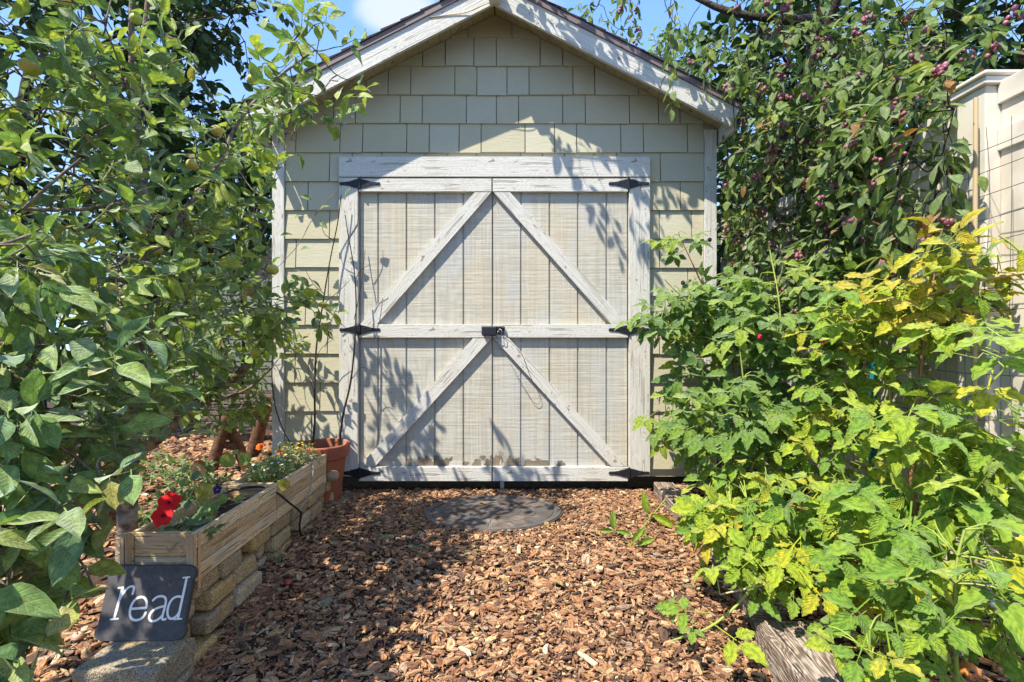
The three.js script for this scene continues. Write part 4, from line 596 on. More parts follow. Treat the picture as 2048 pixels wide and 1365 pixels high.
{ // slate-grey plaque with the painted word
  const cv = document.createElement('canvas'); cv.width = 1024; cv.height = 832; const c = cv.getContext('2d');
  const k = new Uint8Array(0); c.fillStyle = '#4a484a'; c.fillRect(0, 0, 1024, 832);
  const R = rng(5); for (let i = 0; i < 900; i++) { c.fillStyle = `rgba(${R() < 0.5 ? '92,88,88' : '48,47,50'},${0.08 + 0.1 * R()})`; c.beginPath(); c.ellipse(R() * 1024, R() * 832, 10 + R() * 60, 6 + R() * 30, R() * 3, 0, 7); c.fill(); }
  c.strokeStyle = '#e6e6e4'; c.lineCap = 'round'; c.lineJoin = 'round';
  const path = (w, f) => { c.lineWidth = w * 0.78; c.beginPath(); f(); c.stroke(); };
  // r
  path(38, () => { c.moveTo(208, 248); c.lineTo(188, 590); }); path(26, () => { c.moveTo(150, 600); c.lineTo(232, 592); }); path(26, () => { c.moveTo(160, 250); c.lineTo(210, 246); }); path(34, () => { c.moveTo(206, 372); c.bezierCurveTo(232, 282, 270, 232, 318, 232); c.bezierCurveTo(342, 234, 346, 266, 338, 318); });
  // e
  path(36, () => { c.moveTo(356, 486); c.lineTo(528, 474); c.bezierCurveTo(536, 400, 496, 350, 440, 354); c.bezierCurveTo(372, 360, 346, 440, 350, 500); c.bezierCurveTo(356, 580, 400, 616, 452, 610); c.bezierCurveTo(500, 604, 528, 572, 534, 528); });
  // a
  path(34, () => { c.moveTo(592, 392); c.bezierCurveTo(616, 352, 664, 336, 708, 350); c.bezierCurveTo(746, 366, 748, 412, 744, 470); c.lineTo(736, 580); c.bezierCurveTo(740, 606, 756, 612, 780, 600); }); path(34, () => { c.moveTo(742, 456); c.bezierCurveTo(660, 470, 586, 500, 586, 570); c.bezierCurveTo(590, 632, 650, 632, 690, 606); c.bezierCurveTo(716, 588, 732, 566, 738, 548); });
  // d
  path(36, () => { c.moveTo(936, 140); c.lineTo(922, 596); }); path(24, () => { c.moveTo(894, 136); c.lineTo(966, 128); }); path(24, () => { c.moveTo(880, 604); c.lineTo(962, 598); }); path(34, () => { c.moveTo(924, 360); c.bezierCurveTo(880, 336, 820, 350, 796, 410); c.bezierCurveTo(770, 480, 782, 580, 836, 596); c.bezierCurveTo(878, 602, 912, 560, 922, 520); });
  const t = new THREE.CanvasTexture(cv); t.colorSpace = THREE.SRGBColorSpace; t.magFilter = THREE.LinearFilter;
  const W = 0.305, H = 0.238, s = new THREE.Shape(), w = W / 2, q = 0.022;   // ogee corners
  s.moveTo(-w + q * 1.6, 0); s.lineTo(w - q * 1.6, 0); s.quadraticCurveTo(w - 0.004, 0.002, w, q); s.quadraticCurveTo(w + 0.002, q * 1.5, w - 0.006, q * 2); s.lineTo(w - 0.006, H - q * 2); s.quadraticCurveTo(w + 0.002, H - q * 1.5, w, H - q); s.quadraticCurveTo(w - 0.004, H - 0.002, w - q * 1.6, H);
  s.lineTo(-w + q * 1.6, H); s.quadraticCurveTo(-w + 0.004, H - 0.002, -w, H - q); s.quadraticCurveTo(-w - 0.002, H - q * 1.5, -w + 0.006, H - q * 2); s.lineTo(-w + 0.006, q * 2); s.quadraticCurveTo(-w - 0.002, q * 1.5, -w, q); s.quadraticCurveTo(-w + 0.004, 0.002, -w + q * 1.6, 0);
  const g = thing('plaque', 'slate-grey plaque with the word read painted in white, leaning on the planter', 'sign', V(-1.305, 0.021, -1.69));
  g.rotation.order = 'YXZ'; g.rotation.set(-0.3, 0.05, -0.02);
  part(g, 'slab', new THREE.ExtrudeGeometry(s, { depth: 0.012, bevelEnabled: true, bevelSize: 0.003, bevelThickness: 0.003, bevelSegments: 2, curveSegments: 8 }).translate(0, 0.003, -0.012), std({ map: T.slate, roughness: 0.7 }));
  const f = new THREE.ShapeGeometry(s, 8), p = f.attributes.position, uv = f.attributes.uv; for (let i = 0; i < p.count; i++) uv.setXY(i, (p.getX(i) + w) / W, p.getY(i) / H);
  part(g, 'painted_face', f.translate(0, 0.003, 0.0045), std({ map: t, roughness: 0.7 }));
}
// ------------------------------------------------------------------ pot, pebble, rose canes, irrigation pipe
{
  const prof = [[0, 0], [0.105, 0], [0.112, 0.006], [0.147, 0.275], [0.150, 0.285], [0.163, 0.287], [0.166, 0.295], [0.174, 0.365], [0.172, 0.374], [0.163, 0.376], [0.157, 0.37], [0.150, 0.31], [0.148, 0.305]].map(([x, y]) => new THREE.Vector2(x, y));
  const g = thing('terracotta_pot', 'orange terracotta flower pot against the shed wall, filled with soil', 'pot', V(-1.265, 0.012, -3.233));
  part(g, 'pot_body', new THREE.LatheGeometry(prof, 40), M.clay);
  part(g, 'soil', new THREE.CylinderGeometry(0.152, 0.145, 0.05, 32).translate(0, 0.29, 0), M.soil);
  single('pot_stand', 'flat grey paving stone under the clay pot', 'stone', lumpy(0.34, 0.06, 0.34, 9, 0.006, 0.02), M.greyBlock, V(-1.265, -0.018, -3.24));
  single('pebble', 'smooth round pale stone on the block wall beside the clay pot', 'stone', new THREE.SphereGeometry(0.04, 18, 14).scale(1.05, 0.9, 1), M.stone, V(-1.15, 0.205, -3.1));
  const r = thing('rose_canes', 'bare thin climbing canes rising from the clay pot up the shed wall', 'plant', V(-1.265, 0.33, -3.233)), t = new Plant(r, 77);
  t.limb([V(-1.33, 0.31, -3.2), P(629, 850, 3.22), P(629, 780, 3.26), P(632, 700, 3.3), P(645, 610, 3.33), P(660, 520, 3.34), P(676, 440, 3.34), P(682, 390, 3.34)], 0.008, 0.003, M.darkBark, 'cane', 6);
  t.limb([V(-1.17, 0.31, -3.26), P(686, 830, 3.27), P(700, 770, 3.28), P(708, 700, 3.29), P(712, 620, 3.3), P(708, 540, 3.31), P(696, 470, 3.31), P(690, 430, 3.31)], 0.008, 0.003, M.darkBark, 'cane', 6);
  for (const [a, b, c] of [[[708, 640], [724, 560], [730, 500]], [[702, 760], [724, 735], [738, 740]], [[629, 790], [616, 740], [620, 715]], [[650, 590], [628, 570], [610, 540]], [[697, 480], [714, 450], [716, 410]], [[645, 610], [680, 580], [700, 560]], [[668, 480], [650, 470], [640, 440]], [[710, 560], [722, 540], [740, 530]], [[630, 740], [640, 700], [665, 680]]]) t.limb([a, b, c].map(([x, y]) => P(x, y, 3.3)), 0.0028, 0.0014, M.darkBark, 'side_shoot', 5);
  for (const [x, y, dx, dy] of [[622, 400, -0.8, 0.4], [640, 420, 0.6, 0.4], [584, 470, -0.8, -0.1], [600, 500, 0.9, 0.2], [560, 515, -0.6, -0.5], [640, 445, 0.7, -0.5], [606, 432, -0.9, -0.1], [690, 395, 0.3, 0.8]]) t.leaf(P(x, y, 3.25), V(dx, dy, 0.4), V(-0.2, 0.6, 0.7).add(t.v(0.3)), 0.075, t.pick([2, 2, 3, 1, 2, 0, 0]), Math.floor(t.R() * 9));
  t.limb([P(676, 380, 3.3), P(630, 430, 3.28), P(596, 490, 3.25), P(550, 540, 3.2)], 0.003, 0.002, M.bark, 'side_shoot', 5);
  t.finish('apple', PAL.apple);
  const h = thing('irrigation_pipe', 'thin black irrigation pipe looping over the planter edge', 'pipe', V(-1.17, 0.3, -2.6));
  const pp = (x, y, d) => P(x, y, d);
  partW(h, 'pipe', tube([pp(440, 990, 2.3), pp(470, 980, 2.35), pp(520, 974, 2.38), pp(550, 984, 2.4), pp(578, 1006, 2.46), pp(596, 1020, 2.52), pp(602, 1030, 2.58), pp(599, 1050, 2.6), pp(602, 1070, 2.62), pp(618, 1078, 2.66), pp(640, 1066, 2.75)], 0.0055, 0.0055, 70, 7), M.rubber);
  partW(h, 'thin_tube', tube([pp(598, 1022, 2.56), pp(612, 1000, 2.66), pp(622, 970, 2.74), pp(626, 935, 2.8), pp(618, 914, 2.83), pp(602, 905, 2.86)], 0.0042, 0.0042, 40, 6), std({ color: 0x8b8a88, roughness: 0.4 }));
  const c2 = thing('wall_cable', 'thin black cable sagging against the left corner of the shed', 'cable', V(wx(560), 0.4, -WALL + 0.05));
  partW(c2, 'cable', tube([P(545, 690, 3.36), P(544, 760, 3.36), P(552, 820, 3.36), P(572, 872, 3.34), P(592, 898, 3.3), P(610, 910, 3.26)], 0.004, 0.004, 40, 5), M.rubber);
}

// ------------------------------------------------------------------ flowers in the planters
function disc(petals, r, depth = 0.3, notch = 0.14) { // a petunia-like trumpet seen from its mouth, opening along +y
  const pos = [0, -depth * r, 0], uv = [0.5, 0.5], idx = [], n = petals * 8;
  for (const [f, y] of [[0.3, -0.1], [0.75, 0.02], [1, 0]]) for (let i = 0; i < n; i++) { const a = i / n * Math.PI * 2, w = f === 0.3 ? 1 : 1 - notch * Math.pow(Math.abs(Math.cos(a * petals / 2)), 6) + 0.03 * Math.sin(a * 13); pos.push(Math.cos(a) * r * f * w, y * r + (f === 1 ? 0.07 * r * Math.sin(a * petals) : 0), Math.sin(a) * r * f * w); uv.push(0.5 + Math.cos(a) * f * 0.5, 0.5 + Math.sin(a) * f * 0.5); }
  for (let i = 0; i < n; i++) { const j = (i + 1) % n; idx.push(0, 1 + j, 1 + i); for (let k = 0; k < 2; k++) { const o = 1 + k * n; idx.push(o + i, o + j, o + n + i, o + j, o + n + j, o + n + i); } }
  const g = new THREE.BufferGeometry(); g.setAttribute('position', new THREE.Float32BufferAttribute(pos, 3)); g.setAttribute('uv', new THREE.Float32BufferAttribute(uv, 2)); g.setIndex(idx); g.computeVertexNormals(); return g;
}
const petalMat = (hex) => new THREE.MeshPhysicalMaterial({ color: hex, roughness: 0.95, transmission: 0.2, thickness: 0, side: THREE.DoubleSide });
const face = (o, dir) => { o.quaternion.setFromUnitVectors(UP, dir.clone().normalize()); return o; };
const roundLeaf = (() => { const g = disc(1, 1, 0.06, 0.02); return g; })();
{
  const g = thing('petunia', 'red petunia with two open flowers at the front planter rim', 'flower', V(-1.27, 0.303, -1.87)), t = new Plant(g, 801);
  const fr = petalMat(0xe00d18), eye = std({ color: 0x4a0710 }), fg = disc(5, 0.041, 0.55, 0.16);
  for (const [x, y, d, n] of [[324, 1032, 1.86, V(0.1, 0.35, 1)], [338, 1004, 1.9, V(0.35, 0.7, 0.8)]]) { const p = P(x, y, d), f = face(part(g, 'flower', fg, fr, p.clone().sub(g.position)), n); part(f, 'throat', new THREE.SphereGeometry(0.006, 8, 6), eye, V(0, -0.004, 0)); t.limb([V(-1.27, 0.3, -1.9), p.clone().add(V(0, -0.05, -0.04)), p.clone().add(V(0, -0.015, -0.015))], 0.003, 0.002, M.greenStem, 'stem', 5); }
  for (let i = 0; i < 60; i++) { const p = V(-1.33 + 0.16 * t.R(), 0.31 + 0.055 * t.R(), -1.83 - 0.16 * t.R()); t.leaf(p, t.v().setY(0.2), V(-0.1, 0.8, 0.5).add(t.v(0.4)), t.r(0.035, 0.06), t.pick([4, 3, 1, 3]), Math.floor(t.R() * 9)); }
  t.finish('apple', PAL.herb);
}
const nLeaf = [[0.2, 0.36, 0.06], [0.3, 0.42, 0.06], [0.55, 0.5, 0.07], [0.6, 0.42, 0.2], [0.13, 0.26, 0.08]].map((c) => leafMat(c, { clearcoat: 0.1 }));
function nasturtium(label, base, list, seed) {
  const g = thing('nasturtium', label, 'plant', base, 'nasturtiums in the planters'), t = new Plant(g, seed);
  for (const [x, y, d, r, c, n] of list) { const p = P(x, y, d), l = face(part(g, 'leaf', roundLeaf, nLeaf[c], p.clone().sub(g.position)), n ?? V(-0.2, 0.55, 0.8)); l.scale.set(r, r, r * 0.9); const b = base.clone().add(V(t.r(-0.03, 0.03), -0.01, t.r(-0.03, 0.03)));
    t.limb([b, b.clone().lerp(p, 0.5).add(V(t.r(-0.04, 0.04), 0.05, 0.02)), p.clone().add(V(0, -0.004, -0.004))], 0.0026, 0.0018, M.greenStem, 'stalk', 5); }
  return [g, t];
}
nasturtium('trailing nasturtium with one large yellow leaf behind the red petunias', V(-1.27, 0.305, -2.05), [[408, 985, 2.0, 0.042, 2, V(-0.1, 0.2, 1)], [408, 1022, 1.93, 0.03, 0], [390, 952, 2.05, 0.024, 4], [396, 940, 2.1, 0.036, 3, V(0.6, 0.6, 0.3)], [370, 940, 2.1, 0.018, 1], [478, 998, 2.12, 0.024, 1], [420, 982, 2.15, 0.014, 0], [375, 1010, 2.0, 0.02, 4], [430, 1015, 2.0, 0.022, 0], [446, 1000, 2.05, 0.024, 1], [392, 1035, 1.92, 0.02, 0], [366, 965, 2.0, 0.02, 1]], 811);
[[330, 930, 2.6, 0.14, 'low green weeds on the mulch behind the front planter'], [400, 905, 3.3, 0.18, 'leafy green weeds at the foot of the trestle'], [300, 880, 3.6, 0.2, 'leafy green weeds under the leaning apple limb']].forEach(([x, y, d, r, label], i) => { const c = P(x, y, d).setY(0.01), g = thing('weed_clump', label, 'plant', c), t = new Plant(g, 830 + i); t.limb([c.clone(), c.clone().add(V(0.01, 0.1, 0))], 0.004, 0.002, M.greenStem, 'stem', 5); t.fill(c.clone().add(V(0, 0.09, 0)), [r, 0.08, r], 22, { len: 0.08, n: 7, size: 0.055, r: 0.0015, w: [4, 2, 1, 4], droop: 0.1, loose: 0.7, rise: 0.5 }); t.finish('apple', PAL.herb, { twigMat: M.greenStem }); });
nasturtium('nasturtium with upright lime leaves in the middle of the planters', V(-1.27, 0.305, -2.5), [[455, 922, 2.35, 0.038, 1, V(0.5, 0.3, 0.8)], [490, 918, 2.4, 0.036, 1, V(-0.1, 0.2, 1)], [512, 934, 2.5, 0.022, 4], [528, 948, 2.5, 0.02, 0], [546, 930, 2.6, 0.032, 1, V(0.7, 0.2, 0.7)], [567, 970, 2.42, 0.033, 2, V(0.3, 0.1, 1)], [470, 905, 2.45, 0.02, 1]], 812);
function marigold(label, p, r, col, base) {
  const g = thing('marigold', label, 'flower', base, 'marigolds in the planters'), t = new Plant(g, 820 + Math.round(r * 1000)); const f = disc(7, 1, 0.3, 0.2), m = petalMat(col);
  for (let k = 0; k < 4; k++) { const q = face(part(g, 'petal_ring', f, m, p.clone().add(V(0, k * r * 0.16, k * r * 0.1)).sub(g.position)), V(0.1, 0.8, 0.7)); q.scale.setScalar(r * (1 - k * 0.22)); q.rotateY(k * 0.7); }
  t.limb([base.clone(), base.clone().lerp(p, 0.5).add(V(0.01, 0, 0)), p.clone().add(V(0, -r * 0.3, -r * 0.2))], 0.003, 0.002, M.greenStem, 'stem', 5);
  for (let i = 0; i < 16; i++) t.leaf(base.clone().lerp(p, t.r(0, 0.7)).add(t.v(0.03)), t.v().setY(0.3), UP.clone().add(t.v(0.6)), t.r(0.025, 0.04), t.pick([3, 2, 1, 2]), Math.floor(t.R() * 9));
  t.finish('slim', PAL.herb);
}
marigold('bright orange marigold flower standing above the far planter', P(519, 894, 2.75), 0.023, 0xf26a10, V(-1.33, 0.305, -2.75));
marigold('faded orange marigold at the back of the front planter', P(393, 928, 2.3), 0.022, 0xb4613a, V(-1.37, 0.305, -2.3));
marigold('orange marigold at the far end of the planters near the clay pot', P(560, 905, 2.9), 0.02, 0xf0861a, V(-1.31, 0.305, -2.95));
marigold('small orange marigold low among the lime foliage', P(538, 944, 2.55), 0.016, 0xe0652a, V(-1.26, 0.305, -2.58));
for (const [x, y, d, label] of [[412, 992, 2.12, 'small dark violet pansy nearer the red petunias'], [434, 980, 2.2, 'small dark violet pansy behind the first']]) {
  const p = P(x, y, d), g = thing('pansy', label, 'flower', p.clone().setY(0.303)); const f = face(part(g, 'flower', disc(5, 0.02, 0.2, 0.25), petalMat(0x3a1560), p.clone().sub(g.position)), V(0.1, 0.5, 0.9)); part(f, 'throat', new THREE.SphereGeometry(0.003, 8, 6), petalMat(0xe8c030), V(0, -0.001, 0));
  const t = new Plant(g, 840 + x); t.limb([g.position.clone(), p.clone().add(V(0, -0.005, -0.004))], 0.002, 0.0015, M.greenStem, 'stem', 5);
  for (let i = 0; i < 10; i++) t.leaf(g.position.clone().add(V(t.r(-0.03, 0.03), t.r(0, 0.03), t.r(-0.03, 0.03))), t.v().setY(0.3), UP.clone().add(t.v(0.5)), 0.03, t.pick([3, 1, 0, 3]), i); t.finish('apple', PAL.herb);
}
[[V(-1.3, 0.31, -2.62), 0.09, 'lime green bedding foliage in the near half of the far planter'], [V(-1.29, 0.325, -2.88), 0.1, 'yellow-flowered bedding foliage in the far half of the far planter']].forEach(([c, rad, label], i) => {
  const g = thing('bedding_plant', label, 'plant', c), t = new Plant(g, 850 + i); t.nodes.push(c);
  t.fill(c.clone().add(V(0, 0.04, 0)), [rad, 0.07, 0.14], 70, { len: 0.05, n: 8, size: 0.026, r: 0.001, w: [2, 3, 4, 1], droop: 0, loose: 0.7, rise: 0.6 }); t.finish('slim', PAL.herb, { twigMat: M.greenStem });
  const fl = disc(5, 0.008, 0.2, 0.1), fm = petalMat(i ? 0xf0c81e : 0xf4f4ea); for (let k = 0; k < 20; k++) { face(part(g, 'blossom', fl, fm, V(t.r(-rad, rad), t.r(0.08, 0.125), t.r(-0.13, 0.13))), V(t.r(-0.4, 0.4), 1, t.r(0, 0.7))); }
});

// ------------------------------------------------------------------ timbers, doormat, fence, netting
function timber(label, a, b, w, h, seed) {
  const len = a.distanceTo(b), g = new RoundedBoxGeometry(w, h, len, 4, 0.012), p = g.attributes.position;
  for (let i = 0; i < p.count; i++) { const x = p.getX(i), y = p.getY(i), z = p.getZ(i); const k = (n3(x * 40 + seed, y * 40, z * 4, 3) - 0.5) * 0.014; p.setXYZ(i, x + k, y + k * 0.8 + (n3(x * 12 + 3, z * 5, seed, 4) - 0.5) * 0.012, z + k); }
  g.computeVertexNormals(); boxUV(g, 2, 0.7, 0.3, seed * 0.3, seed * 0.7);
  const m = single('landscape_timber', label, 'timber', g, M.tie, a.clone().lerp(b, 0.5)); m.rotation.y = Math.atan2(b.x - a.x, b.z - a.z); return m;
}
timber('weathered grey landscape timber in the right foreground', V(1.02, -0.055, -1.83), V(0.97, -0.08, -0.75), 0.2, 0.17, 3);
timber('weathered landscape timber beside the right end of the doors', V(1.06, 0.03, -3.38), V(1.05, 0.02, -2.76), 0.15, 0.13, 5);
timber('short sunken timber between the two longer ones, under the raspberry leaves', V(1.08, -0.03, -2.68), V(1.05, -0.06, -1.95), 0.15, 0.12, 7);
{
  const g = thing('doormat', 'brown oval rubber doormat with cracked-tile relief in front of the doors', 'doormat', V(-0.12, 0.011, -2.98)); g.rotation.set(0.012, 0, 0.008);
  const a = 0.425, b = 0.29, ell = (k, n = 48) => { const s = new THREE.Shape(); for (let i = 0; i <= n; i++) { const t = i / n * Math.PI * 2, w = 1; (i ? s.lineTo : s.moveTo).call(s, Math.cos(t) * a * k * w, Math.sin(t) * b * k * w); } return s; };
  const mm = std({ map: T.mat, roughness: 0.8 }), lay = (s, d) => { const e = new THREE.ExtrudeGeometry(s, { depth: d, bevelEnabled: true, bevelSize: 0.002, bevelThickness: 0.002, bevelSegments: 1 }); e.rotateX(-Math.PI / 2); const uv = e.attributes.uv; for (let i = 0; i < uv.count; i++) uv.setXY(i, uv.getX(i) * 2, uv.getY(i) * 2); return e; };
  part(g, 'base', lay(ell(1), 0.006), mm);
  const ringS = ell(0.985); ringS.holes.push(ell(0.9)); part(g, 'rim', lay(ringS, 0.006), mm, V(0, 0.0065, 0));
  // raised irregular tiles in rings, each its own piece
  const R = rng(909), mats = [mm, std({ map: T.mat, roughness: 0.8, color: 0xe2d8cf }), std({ map: T.mat, roughness: 0.8, color: 0xf0e4d6 })];
  for (const [k0, k1, n] of [[0.0, 0.2, 5], [0.2, 0.42, 9], [0.42, 0.64, 13], [0.64, 0.885, 17]]) { const off = R() * 6; for (let i = 0; i < n; i++) { const t0 = (i + (R() - 0.5) * 0.3) / n * 6.283 + off, t1 = (i + 1 + (R() - 0.5) * 0.3) / n * 6.283 + off, s = new THREE.Shape(), q = 0.012, pts = []; const m = 4;
      for (let j = 0; j <= m; j++) { const t = lerp(t0, t1, 0.06 + 0.88 * j / m), k = k1 - q; pts.push([Math.cos(t) * a * k, Math.sin(t) * b * k]); } for (let j = m; j >= 0; j--) { const t = lerp(t0, t1, 0.06 + 0.88 * j / m), k = k0 + q; pts.push([Math.cos(t) * a * k, Math.sin(t) * b * k]); }
      pts.forEach(([x, y], j) => (j ? s.lineTo(x, y) : s.moveTo(x, y))); part(g, 'tile', lay(s, 0.004), mats[Math.floor(R() * 3)], V(0, 0.0065, 0)); } }
}
{
  const X = 1.925, TOP = 2.13, g = thing('vinyl_fence', 'cream vinyl fence with capped post along the right side', 'fence', V(X + 0.06, 0, -2.0));
  const put = (n, geo) => partW(g, n, geo, M.vinyl);
  for (const d of [2.03, 4.4, -0.35]) { put('post', box(X, X + 0.13, -0.1, TOP - 0.02, -d - 0.065, -d + 0.065, 1, 0.006)); put('post_cap', box(X - 0.016, X + 0.146, TOP - 0.021, TOP + 0.012, -d - 0.081, -d + 0.081, 0, 0.006)); put('post_cap', box(X - 0.028, X + 0.158, TOP + 0.0125, TOP + 0.03, -d - 0.093, -d + 0.093, 0, 0.006)); }
  for (const [d0, d1] of [[-0.28, 1.964], [2.096, 4.33]]) {
    for (const [y0, y1] of [[0.05, 0.2], [1.84, 1.93], [2.03, 2.12]]) put('rail', box(X + 0.045, X + 0.095, y0, y1, -d1, -d0, 2, 0.005));
    for (let d = d0 + 0.002; d < d1 - 0.02; d += 0.152) put('board', box(X + 0.058, X + 0.082, 0.19, 1.85, -Math.min(d + 0.149, d1), -d, 1, 0.005));
    for (let d = d0 + 0.002; d < d1 - 0.02; d += 0.3) put('board', box(X + 0.06, X + 0.08, 1.925, 2.035, -Math.min(d + 0.297, d1), -d, 2, 0.004));
  }
  const n = thing('wire_netting', 'sagging wire garden netting in front of the cream fence', 'netting', V(1.86, 0, -1.6)), R = rng(77), W = [];
  const Y0 = 0.15, Y1 = 1.95, D0 = 1.0, D1 = 3.0, at = (y, d) => V(1.865 + 0.05 * (n3(y * 3 + 7, d * 3, 1, 8) - 0.5), y - 0.05 * Math.sin((d - D0) * 1.6) * (y / 2) + 0.03 * (n3(y * 4, d * 4 + 3, 2, 9) - 0.5), -d);
  for (let y = Y0; y <= Y1; y += 0.09) { const pts = []; for (let d = D0; d <= D1 + 0.001; d += 0.2) pts.push(at(y, d)); W.push(tube(pts, 0.0014, 0.0014, 24, 4)); }
  for (let d = D0; d <= D1; d += 0.09) { const pts = []; for (let y = Y0; y <= Y1; y += 0.2) pts.push(at(y, d)); W.push(tube(pts, 0.0014, 0.0014, 20, 4)); }
  partW(n, 'mesh', merge(W), M.wire);
  partW(n, 'tie_stake', tube([V(1.85, -0.05, -1.93), V(1.85, 1.0, -1.935), V(1.86, 1.9, -1.94), V(1.87, 2.05, -1.95)], 0.009, 0.008, 20, 7), M.dryCane);
  const tp = thing('stake', 'teal painted metal stake standing among the raspberries', 'stake', V(1.73, 0.0, -2.32));
  part(tp, 'shaft', box(-0.018, 0.018, -0.1, 1.05, -0.004, 0.004, 1, 0.002), std({ color: 0x1d8291, roughness: 0.5 }), V(0, 0, 0)); part(tp, 'rib', box(-0.004, 0.004, -0.1, 1.05, 0.0045, 0.026, 1, 0.002), std({ color: 0x1d8291, roughness: 0.5 }));
  for (let i = 0; i < 9; i++) part(tp, 'stud', box(-0.006, 0.006, 0.1 + i * 0.11, 0.115 + i * 0.11, 0.0265, 0.032, 0, 0.002), std({ color: 0x1d8291, roughness: 0.5 }));
  single('soaker_hose', 'black soaker hose crossing the bed in the lower right corner', 'hose', tube([P(1780, 1215, 1.5), P(1860, 1238, 1.42), P(1950, 1268, 1.36), P(2060, 1302, 1.3), P(2200, 1330, 1.2)], 0.006, 0.006, 30, 7), M.rubber);
  single('twine', 'frayed white twine hanging among the lower raspberry leaves', 'twine', tube([P(1908, 1150, 1.32), P(1912, 1200, 1.32), P(1922, 1260, 1.3), P(1926, 1312, 1.3)], 0.004, 0.003, 20, 5, 0.8), std({ color: 0xcfc6b8, roughness: 1 }));
}

// ------------------------------------------------------------------ what stands in the garden behind, on the left
{
  const g = thing('sawhorse', 'rustic brown wooden trestle behind the planters', 'trestle', P(455, 930, 3.9).setY(0)), m = std({ map: T.tie, bumpMap: T.tieB, bumpScale: 0.005, color: 0xb98a6a });
  const bar = (a, b, r) => partW(g, 'leg', tube([a, a.clone().lerp(b, 0.5), b], r, r * 0.9, 4, 6, 0.2), m);
  bar(P(420, 945, 3.9).setY(0), P(455, 830, 3.9), 0.045); bar(P(495, 930, 4.0).setY(0), P(450, 830, 3.95), 0.045); bar(P(505, 905, 4.5).setY(0), P(535, 800, 4.4), 0.06); partW(g, 'beam', tube([P(448, 838, 3.92), P(490, 828, 4.2), P(540, 815, 4.5)], 0.05, 0.05, 5, 6, 0.2), m); partW(g, 'brace', tube([P(430, 885, 3.9), P(470, 895, 3.95), P(488, 900, 4.0)], 0.03, 0.03, 4, 6), m);
  const s = thing('bench', 'grey slatted garden bench in the shade behind the trestle', 'bench', P(520, 880, 4.9).setY(0)), bm = std({ map: T.tie, color: 0xb6b2b0 });
  const b0 = s.position; for (let i = 0; i < 7; i++) part(s, 'slat', box(-0.75, 0.42, 0.18 + i * 0.055, 0.222 + i * 0.055, -0.16 - i * 0.025, -0.125 - i * 0.025, 0, 0.004), bm);
  for (const x of [-0.7, 0.0, 0.36]) part(s, 'leg', box(x, x + 0.05, -0.05, 0.58, -0.36, -0.3, 1, 0.004), bm);
  const h = thing('neighbour_house', 'grey clapboard house wall glimpsed between the leaves left of the shed', 'house', V(-6.0, 0, -10.5)), hm = std({ map: T.siding, color: 0x9ba0a6 });
  for (let i = 0; i < 15; i++) part(h, 'clapboard', prism([[-2.6, i * 0.16], [3.2, i * 0.16], [3.2, i * 0.16 + 0.17], [-2.6, i * 0.16 + 0.17]], -0.1, (x, y) => (y > i * 0.16 + 0.1 ? 0.005 : 0.025)), hm);
  part(h, 'roof', prism([[-2.8, 2.4], [3.4, 2.4], [3.0, 3.3], [-2.4, 3.3]], -1.2, -0.05), M.roof);
  const l = thing('label_plate', 'white lettered plate on a wooden stake at the left edge', 'sign', P(8, 760, 1.95).setY(gy(-2.05, -1.95)));
  part(l, 'stake', box(-0.02, 0.02, -0.1, 1.13, -0.015, 0.015, 1, 0.003), M.cedar); part(l, 'board', box(-0.16, 0.06, 1.08, 1.135, 0.0155, 0.03, 0, 0.003), M.cedar);
  const cv = document.createElement('canvas'); cv.width = 256; cv.height = 128; const c = cv.getContext('2d'); c.fillStyle = '#e9edf2'; c.fillRect(0, 0, 256, 128); c.fillStyle = '#2e3440'; c.font = 'bold 36px sans-serif'; c.textAlign = 'right'; c.fillText('ING TREE', 244, 84);
  const t = new THREE.CanvasTexture(cv); t.colorSpace = THREE.SRGBColorSpace; t.magFilter = THREE.LinearFilter; part(l, 'plate', new THREE.BoxGeometry(0.2, 0.09, 0.004), std({ map: t, roughness: 0.5 }), V(-0.04, 1.03, 0.034));
}

